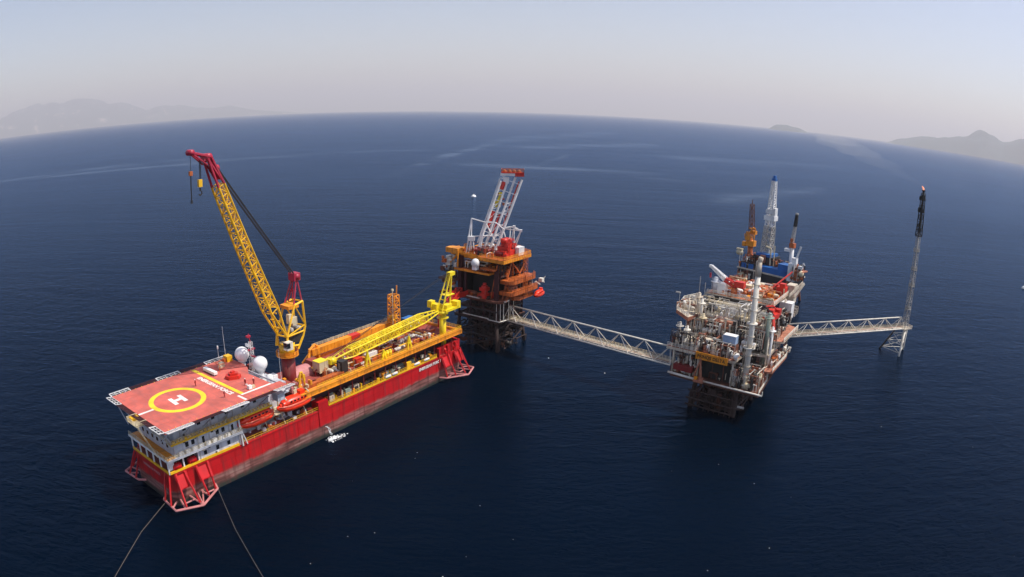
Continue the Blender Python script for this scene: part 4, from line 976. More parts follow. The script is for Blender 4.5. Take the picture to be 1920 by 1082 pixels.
def deck(name, pts, z, th, mats, parent, edge=0):
    q = MB(); q.mat(0); q.prism(pts, z-.25, z)
    q.mat(1)
    n = len(pts)
    for i in range(n): a, b = pts[i], pts[(i+1) % n]; q.bar((a[0], a[1], z-th/2-.05), (b[0], b[1], z-th/2-.05), .01, 4); 
    c = (sum(p[0] for p in pts)/n, sum(p[1] for p in pts)/n)
    for i in range(n):
        a, b = V((*pts[i], 0)), V((*pts[(i+1) % n], 0)); d = (b-a); L = d.length
        if L < .1: continue
        d.normalize(); nn = V((-d.y, d.x, 0)); mid = (a+b)/2
        if (V((*c, 0))-mid).dot(nn) < 0: nn = -nn
        vs = [a-nn*.06, b-nn*.06, b+nn*.3, a+nn*.3]
        q.add([(v.x, v.y, z-th) for v in vs]+[(v.x, v.y, z-.02) for v in vs], [(0,1,2,3), (7,6,5,4), (0,4,5,1), (1,5,6,2), (2,6,7,3), (3,7,4,0)])
        for k in range(int(L/1.6)):
            p = a+d*(k+.5)*1.6; q.bar(p-nn*.1+V((0, 0, z-th)), p-nn*.1+V((0, 0, z)), .07, 4)
    return q.build(name, mats, parent)
def rect(x0, y0, x1, y1): return [(x0, y0), (x1, y0), (x1, y1), (x0, y1)]
# cellar and lower decks
deck('deck', rect(0, 1.5, 18, 22), 11.6, .9, ['rust', 'jacket_brown'], kp)
deck('deck', rect(0, 2, 17, 20), 15.6, .7, ['rust', 'dark_steel'], kp)
deck('deck', [(-1.5, 2.5), (0, 0), (17, 0), (18.5, 21), (-1.5, 21)], 19.6, .8, ['rust_pink', 'rust'], kp)
q = MB()
for s_, t_ in ((.4, 2.2), (8.5, 2.2), (16.6, 2.2), (.4, 8.5), (.4, 14.5), (.4, 20), (16.6, 20), (8.5, 20)):
    q = MB(); q.bar((s_, t_, 11.6), (s_, t_, 19.5 if (s_, t_) in ((.4, 8.5), (.4, 14.5)) else 34), .34, 8); q.build('column', 'maroon', kp)
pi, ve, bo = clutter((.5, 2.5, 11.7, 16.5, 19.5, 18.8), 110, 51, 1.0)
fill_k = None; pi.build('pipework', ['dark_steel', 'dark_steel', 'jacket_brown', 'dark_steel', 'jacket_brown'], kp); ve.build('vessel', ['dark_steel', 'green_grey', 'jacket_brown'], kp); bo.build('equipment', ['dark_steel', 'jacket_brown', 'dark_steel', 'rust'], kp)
q = MB(); q.box(-.06, 2.3, 11.9, .1, 2.5, 19.4); q.path([(0, .6, 11.8), (-.1, .6, 19.0)], .12, 5)
for k in range(3): q.bar((1+k*3.2, -.1, 11.8), (1+k*3.2, -.1, 19.0), .16, 6)
q.bar((-.3, 1, 11.8), (9, -.3, 11.8), .25, 5); q.bar((-.3, 6, 11.9), (-.3, 1, 11.9), .2, 5)
q.build('caisson', 'pale_steel', kp)
q = MB(); q.box(-.1, 6, 12, .2, 18, 12.3); q.box(-1.6, 9, 19.6, -1.3, 15, 20.0); q.box(1.2, -.5, 19.2, 4, .1, 19.7); q.build('fender_beam', 'pale_steel', kp)
pi, ve, bo = clutter((0, .5, .5, 18, 21, 8), 60, 67, 1.0)
pi.build('pipework', ['dark_steel', 'jacket_brown', 'jacket_brown', 'rust', 'jacket_brown'], kp); ve.build('vessel', ['jacket_brown', 'dark_steel', 'rust'], kp)
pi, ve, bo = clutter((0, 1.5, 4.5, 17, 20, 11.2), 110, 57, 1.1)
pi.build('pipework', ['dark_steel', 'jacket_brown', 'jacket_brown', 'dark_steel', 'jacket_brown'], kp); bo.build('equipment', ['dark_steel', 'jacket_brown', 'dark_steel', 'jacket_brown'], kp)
q = MB(); q.box(4, 5, 11.8, 15, 17, 18.9); q.build('bay_shade_wall', 'soot_shade_black', kp)  # added black block paints the deep shade of the cellar
# drill-floor substructure: a tall hollow bay, its inner shade painted as dark walls
q = MB(); q.box(13.5, 3, 19.6, 16.8, 19.5, 28.4); q.box(1.5, 18.5, 19.6, 14, 19.6, 28.2); q.build('bay_shade_wall', 'dark_steel', kp)
q = MB(); q.box(-.1, 1.8, 19.6, .5, 3.6, 31.0); q.bar((0, 2, 26.0), (0.2, .2, 31), .3, 5); q.build('bay_shade_wall', 'maroon', kp)
q = MB(); q.box(-.2, 18.8, 19.6, 1.4, 20.4, 34); q.box(-.2, 16.4, 19.6, .6, 17.2, 29.5); q.build('bay_shade_wall', 'maroon', kp)
# red blow-out-preventer stack on the lower deck
q = MB(); q.bar((-.4, 7.6, 19.7), (-.4, 7.6, 24.6), 1.15, 10); q.cbox((-.4, 7.6, 21), (3.0, 2.6, 1.6)); q.cbox((-.4, 7.6, 23.4), (2.8, 2.8, 1.2)); q.bar((-.4, 7.6, 24.6), (-.4, 7.6, 25.6), .7, 8); q.vessel((1.4, 5.4, 20.2), (1.4, 5.4, 22), .7)
solo(q, 'valve_stack', 'flame_red', 'dark red valve stack standing in the open bay of the drilling platform', 'valve stack', KF, (-.4, 7.6, 19.6))
q = MB(); gg = random.Random(61)
for k in range(26): q.mat(gg.randrange(4)); q.cbox((gg.uniform(-1, 3), gg.uniform(3, 17), 19.8+gg.uniform(.3, .8)), (gg.uniform(.5, 2), gg.uniform(.5, 2.5), gg.uniform(.4, 1.2)))
q.mat(2); q.box(-4.5, 15.5, 19.4, 1, 21.5, 19.8); q.mat(2); q.box(-4.6, 15.4, 19.8, -4.3, 21.5, 21.4); q.box(-4.6, 15.4, 19.8, 0, 15.7, 21.4)
q.build('equipment', ['rust_pink', 'orange', 'flame_red', 'dark_steel'], kp)
# middle tier on the left face
deck('deck', rect(-1.2, 5.2, 9, 22), 29.6, .8, ['orange', 'amber'], kp)
deck('deck', rect(-1.8, 2.6, 6, 8.6), 31.4, .6, ['orange', 'orange'], kp)
# upper deck
deck('upper_deck', [(-.6, -.8), (17.4, -.8), (19.4, 6), (17.5, 19), (7, 25.5), (2, 25.5), (2, 12.5), (.6, 11.5), (-.6, 9.4)], 35.0, 1.3, ['orange', 'amber'], kp)
q = MB(); q.rail([(-.5, 10, 35), (-.5, -.7, 35), (17.2, -.7, 35), (19.2, 6, 35), (17.4, 19, 35)], h=1.2, r=.07); q.rail([(-1.1, 13, 35), (-1.1, 25.4, 35), (7, 25.4, 35)], h=1.2, r=.07); q.build('railing', 'amber', kp)
q = MB(); q.box(-1.3, 19.6, 35, 3.0, 25.4, 36.9); q.box(1.4, 12.2, 33.4, 2.0, 19.6, 34.9); q.bar((-1, 19.8, 34.9), (-1, 24.4, 30.2), .3, 5); q.bar((-1, 19.8, 30), (-1, 19.8, 36), .3, 5); q.build('deck_house', 'amber', kp)
q = MB(); q.box(5, 4.5, 19.8, 14.5, 17, 33.2); q.build('bay_shade_wall', 'soot_shade_black', kp)  # added dark core paints the shade inside the upper tiers
for (a, b) in (((1, .6, 20), (6.5, .6, 33.4)), ((6.5, .6, 33.4), (12, .6, 28)), ((12, .6, 28), (16.6, .6, 33.4)), ((16.6, 1, 20), (16.6, 9, 33)), ((.2, 2.4, 33), (.2, 5.2, 20)), ((16.6, 20, 20), (16.6, 10, 33))):
    q = MB(); q.bar(a, b, .28, 6); q.build('brace', 'orange', kp)
pi, ve, bo = clutter((1, .6, 28, 16.5, 4, 33.4), 60, 58, .9); pi.build('pipework', ['rust', 'dark_steel', 'orange', 'dark_steel', 'rust'], kp); bo.build('equipment', ['dark_steel', 'rust', 'orange', 'dark_steel'], kp)
pi, ve, bo = clutter((.6, 2.6, 29.8, 6, 20, 33), 50, 59, .9); pi.build('pipework', ['rust', 'dark_steel', 'orange', 'amber', 'pale_steel'], kp); bo.build('equipment', ['dark_steel', 'rust', 'amber', 'dark_steel'], kp)
# orange tiers on the right face
for (z_, s0, s1, o_) in ((27.2, 1.5, 17.0, 3.2), (23.2, .8, 18.0, 3.8), (20.4, 6.0, 17, 2.6)):
    deck('side_deck', [(s0, 2), (s0, -o_+1.4), (s0+1.6, -o_), (s1, -o_), (s1+1.2, -o_+1.6), (s1+1.2, 2)], z_, 1.3, ['orange', 'orange'], kp)
    q = MB(); q.rail([(s0, -o_+1.4, z_), (s0+1.6, -o_, z_), (s1, -o_, z_), (s1+1.2, -o_+1.6, z_)], h=1.1, r=.07); q.build('railing', 'orange', kp)
pi, ve, bo = clutter((3, -2.6, 23.3, 17, 1.2, 26), 34, 52, .8); pi.build('pipework', ['rust', 'dark_steel', 'orange', 'rust_pink', 'pipe_grey'], kp); bo.build('equipment', ['dark_steel', 'rust', 'orange', 'rust_pink'], kp)
pi, ve, bo = clutter((1, 1, 35.05, 17, 22, 38), 46, 53, .8); pi.build('pipework', ['pale_steel', 'amber', 'white', 'rust', 'dark_red'], kp); ve.build('vessel', ['white', 'dark_red', 'pale_steel'], kp); bo.build('equipment', ['dark_red', 'orange', 'dark_steel', 'amber'], kp)
q = MB(); q.truss((10, -3.4, 20.5), (10, -3.2, 35), 1.2, 1.2, (1, 0, 0), 6, .08, .05); q.ladder((0, -1.4, 20), (7, -1.8, 27), .9, .07); q.build('stair_tower', 'orange', kp)
# far-left equipment seen beyond the yellow crane
q = MB(); gg = random.Random(62)
for k in range(40): q.mat(gg.randrange(4)); q.cbox((gg.uniform(-2.5, 2), gg.uniform(20.5, 26.5), gg.uniform(19.5, 33)), (gg.uniform(.5, 2.2), gg.uniform(.5, 2.2), gg.uniform(.5, 2.2)))
q.path([(0, 21.8, 12), (0, 22.4, 33)], .3, 6); q.path([(0, 25.6, 20), (0, 25.6, 33)], .3, 6)
q.build('equipment', ['rust', 'orange', 'dark_steel', 'pale_steel'], kp)
deck('side_deck', rect(-3, 20, 6, 27.4), 25.4, .8, ['rust', 'rust'], kp); deck('side_deck', rect(-3, 20, 5, 27), 20, .8, ['rust', 'rust'], kp)
# white tank on the left edge, white cabin right
q = MB(); q.sphere((-1.9, 10.8, 32.8), 1.6, 14, 9, zs=1.1); q.cbox((-1.9, 10.8, 31.2), (1.8, 1.8, 1.6))
solo(q, 'tank', 'white', 'round white tank hanging at the edge below the top deck of the drilling platform', 'tank', KF, (-1.9, 10.8, 31.8))
container(KF, 12.0, 1.3, 35.05, (3.6, 2.6, 3.0), 'white', 'white cabin on the top orange deck, below the white truss gantry', name='cabin')
# red drawworks house
q = MB(); q.cbox((8.0, 4.8, 36.8), (4.6, 3.6, 3.4)); q.cbox((8.6, 4.4, 39.2), (3.0, 3.0, 1.8)); q.cbox((5.0, 3.0, 36.2), (2.2, 2.2, 2.2)); q.truss((6, 2.2, 35), (6, 2.2, 40.4), 1.2, 1.0, (1, 0, 0), 4, .14, .09); q.truss((10.6, 2.4, 35), (10.6, 2.4, 39.4), 1.2, 1.0, (1, 0, 0), 4, .14, .09); q.cbox((9.0, 2.6, 36.2), (5.5, 2.0, 2.2)); q.bar((7, 4.5, 40), (7, 4.5, 41.4), 1.4, 12); q.vessel((9.5, 3.5, 40.6), (9.5, 6, 40.6), .8); q.cbox((3.6, 1.2, 35.9), (1.6, 1.4, 1.6)); q.rail([(5.4, 2.5, 40.1), (10.6, 2.5, 40.1), (10.6, 6.5, 40.1)], r=.06)
q.build('winch_house', 'flame_red', kp)

# ---- red and white mast leaning back over the platform
WF = Frame(0, 0, 0)
mst = thing('derrick', 'slanting white and red drilling mast rising from the top deck of the orange platform', 'derrick', WF, (-9, 255, 35))
mb0, mb1 = V((-8.6, 254, 40)), V((-.9, 257, 63.6)); md = (mb1-mb0).normalized()
ms = V((1, .25, 0)).normalized(); ms = (ms-md*ms.dot(md)).normalized(); mu = md.cross(ms)
def mp_(f, s, u): return mb0+md*f+ms*s+mu*u
Lm = (mb1-mb0).length
q = MB()
for s_ in (-3.6, -1.2, 1.2, 3.9): q.bar(mp_(-4, s_*.9, 0), mp_(Lm-(3 if s_ < 0 else 0), s_, 0), .42, 6)
for s_ in (-3.6, 3.9): q.bar(mp_(-3, s_, 2.4), mp_(Lm-2, s_, 2.2), .32, 6)
n = 6
for k in range(n+1):
    f = -2+(Lm)*k/n; q.bar(mp_(f, -3.6, 0), mp_(f, 3.9, 0), .13, 4)
    q.bar(mp_(f, -3.6, 0), mp_(f, -3.6, 2.3), .13, 4); q.bar(mp_(f, 3.9, 0), mp_(f, 3.9, 2.3), .13, 4)
    if k < n:
        g_2 = -2+Lm*(k+1)/n
        q.bar(mp_(f, -3.6, 0), mp_(g_2, -3.6, 2.3), .11, 4); q.bar(mp_(f, 3.9, 2.3), mp_(g_2, 3.9, 0), .11, 4)
        if k < 4: q.bar(mp_(f, -3.6, 0), mp_(g_2, -1.2, 0), .11, 4); q.bar(mp_(f, 3.9, 0), mp_(g_2, 1.2, 0), .11, 4)
gg = random.Random(12)
for k in range(18):
    f = gg.uniform(0, Lm-1); s_ = gg.choice((-2.4, 0, 2.4)); q.bar(mp_(f, s_-1.2, .1), mp_(f+gg.uniform(1, 3), s_+1.2, .3), .13, 4)
q.build('lattice_frame', 'white', mst)
for k in range(14):
    g5 = MB(); f = gg.uniform(3, Lm-2); g5.cbox(mp_(f, gg.uniform(-3.2, 3.4), gg.uniform(.2, 1.6)), (gg.uniform(.4, 1.4), gg.uniform(.4, 1.0), gg.uniform(.5, 1.8))); g5.build('fitting', gg.choice(('flame_red', 'white', 'crimson', 'dark_steel', 'orange')), mst)
q = MB()
q.bar(mp_(4, -2.3, .6), mp_(10.5, -2.3, .6), .75, 6); q.bar(mp_(2, .1, .5), mp_(10, .3, .5), .45, 6); q.bar(mp_(6, 3.0, .6), mp_(Lm-1, 3.2, .6), .26, 6); q.bar(mp_(10, .9, .3), mp_(Lm-3, 1.6, .3), .22, 6); q.bar(mp_(Lm-6, -2.4, .3), mp_(Lm-3, -2.2, .3), .9, 5)
q.build('standpipe', 'flame_red', mst)
q = MB(); q.bar(mp_(12, -1.9, .8), mp_(18, -1.7, .8), .6, 6); q.cbox(mp_(17, -1.7, 1.1), (1.4, 1.4, 1.8)); q.cbox(mp_(13.5, -1.9, 1.1), (1.4, 1.4, 1.6)); q.build('travelling_block', 'lemon', mst)
q = MB(); q.mat(0)
c_ = mp_(Lm, .2, .6)
q.cbox(c_+V((0, 0, 1.4)), (8.6, 3.6, .5)); q.cbox(c_+V((2.6, 0, .8)), (3.4, 3.2, 1.4)); q.mat(1); q.cbox(c_+V((-1.8, 0, .8)), (5.4, 3.7, .9)); q.cbox(c_+V((-2.4, -1.4, -1.4)), (2.2, .6, 2.4)); q.mat(2)
q.rail([c_+V((-4.2, -1.8, 1.6)), c_+V((4.2, -1.8, 1.6)), c_+V((4.2, 1.8, 1.6)), c_+V((-4.2, 1.8, 1.6))], h=1.2, r=.09, closed=True)
for k in range(4): q.bar(c_+V((-3+k*1.8, -.6, 1.6)), c_+V((-3+k*1.8, .9, 1.6)), .9, 10)
q.build('crown_block', ['flame_red', 'white', 'orange'], mst)
q = MB()   # raising frame
A = [(-15.6, 252.5, 48.0), (-10.5, 250.5, 47.0), (-6.6, 249, 47.2)]; B = [(-17.4, 252, 35), (-15.6, 252, 35), (-12.4, 249.5, 35), (-9.0, 250, 40), (-4.0, 250, 41)]
q.bar(A[0], A[1], .24, 5); q.bar(A[1], A[2], .24, 5); q.bar(A[0], B[0], .28, 5); q.bar(A[0], B[1], .2, 5); q.bar(A[1], B[2], .34, 5); q.bar(A[1], (-6.5, 251, 39.5), .26, 5); q.bar(A[2], (-9.6, 251, 39.5), .26, 5); q.bar(A[2], (-3.6, 251, 44.4), .24, 5); q.bar((-3.6, 251, 44.4), (-7, 250, 36), .3, 5)
q.bar((-16.6, 252, 41), (-12, 250, 42), .2, 5); q.bar((-12, 250, 42), (-6, 250, 42), .22, 5); q.cbox((-15.6, 251.6, 40.6), (2.6, 2, 1.6)); q.bar((-15.6, 251, 41), (-16.4, 251, 35), .22, 5); q.bar((-14.9, 251, 41), (-14.4, 251, 35), .22, 5)
q.build('raising_frame', 'white', mst)
# ---- white gantry truss on the right of the top deck
q = MB()
T_ = [(-4.2, 262, 42.9), (.2, 260, 44.0), (2.8, 258, 42.8), (-1.2, 264, 43.2)]; G = [(-1.4, 260, 35), (.4, 259, 35), (-.8, 258, 35), (-4.4, 261, 35)]
for a, b in ((0, 1), (1, 2), (0, 2), (2, 3), (3, 0), (1, 3)): q.bar(T_[a], T_[b], .22, 5)
q.bar(T_[2], G[1], .26, 5); q.bar(T_[0], G[3], .22, 5); q.bar(T_[1], G[0], .22, 5); q.bar(T_[0], G[0], .24, 5); q.bar(T_[1], G[1], .22, 5); q.bar(T_[3], G[0], .2, 5); q.bar(T_[2], G[2], .2, 5); q.cbox(T_[2], (1, 1, .9)); q.cbox(T_[1], (1, 1, .8))
solo(q, 'gantry', 'white', 'white truss gantry standing above the white cabin on the orange platform', 'gantry', WF, (-1, 260, 35))
# lifeboat on the right side of the platform
lk = copy_tree(lb); lk.location = KF.w((18.4, -4.2, 18.6)); lk.rotation_euler = (0, 0, KF.a+R(8)); lk.scale = (.72, .85, .85)
relabel(lk, 'orange lifeboat hung beside the orange tiers of the drilling platform', 'orange lifeboats hung from the platform sides')
q = MB(); q.path([(17.5, -1, 21), (17.5, -3, 24.5), (18.4, -4.6, 23.4)], .2, 5); q.path([(20.5, -1, 21), (21, -3, 24.5), (21.5, -4.6, 23.6)], .2, 5); q.cbox((21.4, -3.2, 24.4), (1.6, 1.6, 1.4)); q.bar((20, -1, 21), (23, -4, 25.6), .18, 5); q.build('davit', 'pale_steel', kp)
# red gangway from barge to platform
q = MB(); q.mat(0); g0, g1 = SH.w((111.5, 6.5, 19.8)), KF.w((-2.6, 17.6, 21.6)); q.truss(g0, g1, 2.2, 2.2, (0, 0, 1), 7, .14, .09, h0=2.0, h1=2.0)
dd_ = (g1-g0).normalized(); ss_ = V((-dd_.y, dd_.x, 0))
q.add([g0-ss_*1.1-V((0, 0, 1)), g0+ss_*1.1-V((0, 0, 1)), g1+ss_*1.1-V((0, 0, 1)), g1-ss_*1.1-V((0, 0, 1)), g0-ss_*1.1-V((0, 0, 1.2)), g0+ss_*1.1-V((0, 0, 1.2)), g1+ss_*1.1-V((0, 0, 1.2)), g1-ss_*1.1-V((0, 0, 1.2))], [(0,1,2,3), (7,6,5,4), (0,4,5,1), (1,5,6,2), (2,6,7,3), (3,7,4,0)])
q.cbox(g0+V((0, 0, -2.6)), (1.2, 1.2, 3.2))
solo(q, 'gangway', 'flame_red', 'red lattice gangway between the far end of the barge and the orange platform', 'gangway', WF, tuple(g0))
# ================================================================== PROCESS PLATFORM (s to the right along its front, t backwards)
DF = Frame(50.7, 199.4, -38)
dp = thing('process_platform', 'crowded beige and rust process platform between the two bridges, with a yellow name board', 'oil platform', DF, (15, 20, 0))
jacket(DF, [(8.5, 2), (22.5, 2), (22.5, 17), (22, 33), (8.5, 33), (8.5, 17)], [(7.8, -.6), (23.2, -.6), (23.2, 17), (22.6, 35), (7.8, 35), (7.8, 17)], [-2, 2.6, 8.9], -6, 9.2, .75, .32, 'jacket_brown', dp)
q = MB()
for s_ in (11, 13.5, 16, 18.5, 21):
    for t_ in (3.5, 7): q = MB(); q.bar((s_, t_, -5), (s_, t_, 9.2), .38, 8); q.build('conductor_pipe', 'jacket_brown', dp)
q = MB(); q.mat(0); q.path([(7, -1.4, 3.4), (23.8, -1.4, 3.4), (26.5, -1, 4.0)], .26, 6); q.path([(7.4, -1.2, 6), (23.4, -1.2, 6)], .2, 5); q.path([(7, -1.4, 1.2), (23.8, -1.4, 1.2)], .28, 5); q.mat(1); q.bar((24.5, -1, 4.4), (26.6, -1, 4.4), .35, 6)
for k in range(9): q.mat(0); q.bar((8+k*1.8, -1.4, .2), (8.4+k*1.8, -1.4, 6), .12, 4)
q.build('boat_landing', ['jacket_brown', 'pipe_grey'], dp)
# decks
low = [(0, 0), (30.3, 0), (29, 12), (27.5, 28), (26.5, 46), (0, 46)]
deck('deck', low, 9.5, 1.0, ['rust', 'rust'], dp)
q = MB(); q.bar((-.6, -.45, 9.7), (8.6, -.45, 9.5), .42, 8); q.bar((11.8, -.45, 9.5), (31.6, -.45, 9.5), .3, 8); q.bar((31.6, -.45, 9.5), (31.6, -.45, 10.9), .16, 5); q.build('edge_pipe', 'pale_steel', dp)
q = MB(); q.mat(1); q.box(8.7, -1.6, 9.0, 12.0, 1.2, 9.6); q.mat(0); q.cbox((9.3, -.6, 10.0), (1.0, 1.0, .9)); q.mat(1); q.cbox((11, -.4, 10), (1.4, 1, .9)); q.build('landing_stage', ['amber', 'rust_pink'], dp)
deck('deck', [(-2.2, .2), (21.0, .2), (21.0, 8), (0, 46), (-2.2, 30)], 18.0, .9, ['rust_pink', 'beige'], dp)
deck('deck', [(20, 10), (28.4, 12), (26.5, 46), (0, 46), (0, 8)], 18.2, .9, ['beige', 'beige'], dp)
deck('deck', [(0, 10), (8, 10), (8, 12.5), (20, 13), (26.5, 14), (26, 46), (0, 46)], 24.2, .45, ['rust_pink', 'rust'], dp)
deck('deck', [(1, 22), (25, 22), (24.6, 46), (1, 46)], 31.6, .5, ['orange', 'beige'], dp)
deck('side_deck', [(28.5, 8), (31.2, 9), (30.8, 26), (29.2, 34), (26.5, 34)], 14.2, .6, ['rust_pink', 'rust_pink'], dp)
deck('side_deck', [(27, 20), (30.4, 21), (30.2, 40), (26, 42)], 20.6, .6, ['rust_pink', 'beige'], dp)
deck('side_deck', [(-4.6, 10.6), (2.1, 4.9), (3.2, 10), (.8, 23), (-5.8, 31), (-8, 24)], 27.0, 1.2, ['beige', 'rust_pink'], dp)
q = MB(); q.rail([(-4.6, 10.6, 27), (2.1, 4.9, 27)], h=1.2, r=.08, step=1.2); q.rail([(-4.6, 10.6, 27), (-8, 24, 27), (-5.8, 31, 27)], h=1.2, r=.08, step=1.4); q.rail([(30.3, 0, 9.5), (29, 12, 9.5)], h=1.2, r=.08, step=1.4)
q.rail([(-2.1, .3, 18), (8, .3, 18)], h=1.2, r=.07, step=1.3); q.rail([(31.2, 9, 14.2), (30.8, 26, 14.2), (29.2, 34, 14.2)], h=1.2, r=.08); q.rail([(30.4, 21, 20.6), (30.2, 40, 20.6)], h=1.2, r=.08); q.rail([(1, 22, 31.6), (25, 22, 31.6), (24.6, 46, 31.6)], h=1.1, r=.07)
q.build('railing', 'pale_steel', dp)
for s_, t_, zt in ((.3, .6, 18), (9, .5, 17), (20.6, .5, 18), (27.6, 12, 24), (0.3, 9.5, 31), (9, 9.5, 24), (18, 10, 24), (0.6, 22.5, 31.5), (9, 22.4, 31.5), (17, 22.4, 31.5), (24.6, 22.4, 31.5), (25.8, 34, 31.5), (25.4, 45.5, 31.5), (.5, 34, 31.5), (.5, 45.5, 31.5)):
    q = MB(); q.bar((s_, t_, 9.5), (s_, t_, zt), .32, 8); q.build('column', 'beige', dp)
q = MB(); q.bar((-1.6, 13, 27), (1, 12, 18), .25, 6); q.bar((-6.5, 24, 27), (0.4, 22, 18), .25, 6); q.bar((1, 7, 27), (1.2, 9.5, 18), .3, 6); q.bar((8.2, -.2, 10), (10.2, -.2, 16.6), .3, 5); q.bar((11.0, -.2, 9.7), (9.8, -.2, 16.6), .3, 5); q.bar((10.1, -.1, 10), (10.1, -.1, 16.5), .22, 5); q.build('knee_brace', 'rust_pink', dp)
# yellow name board
q = MB(); q.box(8.2, -.35, 16.2, 19.0, -.12, 18.5); sg = q.build('sign_board', 'amber', dp)
lettering('PRINOS DELTA', 1.45, (8.75, -.37, 16.8), (1, 0, 0), (0, 0, 1), 'soot_shade_black', sg, stretch=.92)
q = MB(); q.box(9.5, 3.0, 9.6, 20.6, 3.6, 17.2); q.box(.5, 13, 9.6, 24, 13.6, 17.4); q.build('shade_backing', 'soot_shade_black', dp)  # added black sheets paint the shade of the bay below the board
q = MB(); q.box(1.2, -.9, 11.2, 7.6, 1.6, 13.0); q.build('red_tank', 'dark_red', dp)
# equipment, deck by deck; dark pieces also paint the shade between parts
P5 = ['beige', 'pipe_grey', 'pale_steel', 'dark_steel', 'rust_pink']
def fill(box, n, seed, big=1.0, pal=P5, vp=('pale_steel', 'white', 'beige'), bp_=('beige', 'rust_pink', 'dark_steel', 'rust'), pd_=1.0):
    pi, ve, bo = clutter(box, n, seed, big, pd_)
    pi.build('pipework', list(pal), dp); ve.build('vessel', list(vp), dp); bo.build('equipment', list(bp_), dp)
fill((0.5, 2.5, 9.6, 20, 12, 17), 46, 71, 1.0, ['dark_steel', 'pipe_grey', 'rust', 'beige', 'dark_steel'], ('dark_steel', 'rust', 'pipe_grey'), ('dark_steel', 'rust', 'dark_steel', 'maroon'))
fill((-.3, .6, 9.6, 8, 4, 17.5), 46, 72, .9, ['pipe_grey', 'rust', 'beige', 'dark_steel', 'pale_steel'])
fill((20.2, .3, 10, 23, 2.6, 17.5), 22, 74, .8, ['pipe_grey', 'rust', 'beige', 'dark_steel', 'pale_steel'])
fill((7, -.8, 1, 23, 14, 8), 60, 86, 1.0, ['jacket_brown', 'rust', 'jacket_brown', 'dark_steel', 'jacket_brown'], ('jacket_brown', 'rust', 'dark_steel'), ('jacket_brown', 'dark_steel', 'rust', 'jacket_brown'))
fill((21.5, .8, 9.6, 29, 14, 15.5), 90, 73, 1.0, vp=('pale_steel', 'orange', 'cream'))
fill((-1.5, .8, 18.05, 9, 9, 23.5), 90, 75, .9)
fill((8, .8, 18.05, 20, 9, 22.5), 70, 76, .9, vp=('dark_steel', 'pipe_grey', 'rust'), bp_=('dark_steel', 'rust', 'beige', 'rust_pink'))
fill((20, 12, 18.2, 28, 34, 24), 60, 77, 1.0)
fill((0.5, 7.5, 22.0, 13, 13, 27), 110, 78, .8, vp=('pale_steel', 'beige', 'dark_steel'), bp_=('dark_steel', 'beige', 'rust', 'dark_steel'))
fill((9, 9, 20.0, 26, 14, 26), 130, 79, .8, vp=('dark_steel', 'cream', 'pipe_grey'), bp_=('dark_steel', 'rust', 'beige', 'dark_steel'))
fill((1, 13, 25.2, 25, 21.5, 31.5), 170, 87, .8, ['pale_steel', 'white', 'beige', 'cream', 'pipe_grey'], bp_=('dark_steel', 'cream', 'beige', 'rust'))
fill((-5.5, 12, 27.0, .5, 24, 29.2), 34, 80, .7)
fill((2, 23, 31.6, 24, 44, 34), 90, 81, 1.0, ['orange', 'pale_steel', 'white', 'rust_pink', 'cream'], ('white', 'orange', 'cream'), ('orange', 'cream', 'rust_pink', 'amber'))
fill((0.3, .5, 18.05, 27, 44, 18.6), 20, 83, 1.0)
fill((28, 10, 14.2, 30.6, 32, 16.5), 40, 84, .7, bp_=('rust', 'orange', 'rust_pink', 'dark_steel'))
fill((0, 1, 18.1, 20, 6, 19.6), 50, 88, .8, bp_=('orange', 'rust_pink', 'rust', 'dark_steel'), pd_=.4)
fill((0, 8, 20, 26, 21, 30), 60, 89, .9, bp_=('dark_steel', 'rust', 'dark_steel', 'orange'), pd_=.3)
fill((25, 24, 24.4, 29, 42, 29), 30, 85, .9)
for k, (s_, t_, z_, l_, mt) in enumerate(((5, 14, 26.0, 7, 'pale_steel'), (6, 17, 28.2, 8, 'white'), (15, 15, 27, 7, 'cream'), (9, 12, 25.6, 6, 'rust_pink'), (16, 18.5, 29.2, 8, 'pale_steel'), (5, 5.5, 20.6, 6, 'beige'))):
    q = MB(); q.vessel((s_, t_, z_), (s_+l_, t_, z_), 1.05, 16); q.cbox((s_+1.2, t_, z_-1.1), (.5, 1.8, .9)); q.cbox((s_+l_-1.2, t_, z_-1.1), (.5, 1.8, .9)); q.rail([(s_, t_-.6, z_+1), (s_+l_, t_-.6, z_+1)], h=.9, r=.05); q.build('separator_drum', mt, dp)
q = MB(); q.box(3, 21.6, 24.3, 24, 22.2, 31.0); q.box(8, 21.4, 28.4, 16, 21.7, 30.6); q.build('shade_backing', 'dark_steel', dp)  # dark sheets paint the shaded opening below the roof deck
q = MB(); q.box(20.5, 13, 18.3, 27.2, 20, 24.0); q.build('shade_backing', 'dark_steel', dp)  # dark block paints a shaded gap behind the side pipework
for k, (s_, t_, z0, z1, r_, mt) in enumerate(((26.6, 13.4, 10, 31, .85, 'green_grey'), (28.2, 13.4, 12, 27, .45, 'white'), (3.2, 24, 31.6, 36.5, 1.0, 'accommodation_grey'), (2.4, 12, 24, 33.5, .6, 'beige'), (4.2, 10.6, 24, 32, .45, 'pale_steel'), (0.5, 3.0, 18, 25.5, .5, 'pipe_grey'), (3.4, 2.4, 18, 25, .35, 'pale_steel'), (6.0, 8.4, 18, 28, .5, 'cream'))):
    q = MB(); q.vessel((s_, t_, z0), (s_, t_, z1), r_, 14); q.ladder((s_-r_-.3, t_-.2, z0), (s_-r_-.3, t_-.2, z1), .5, .05); q.ring((s_, t_), r_, r_+.8, z1-1.2, z1-1.1, 16); q.build('column_vessel', mt, dp)
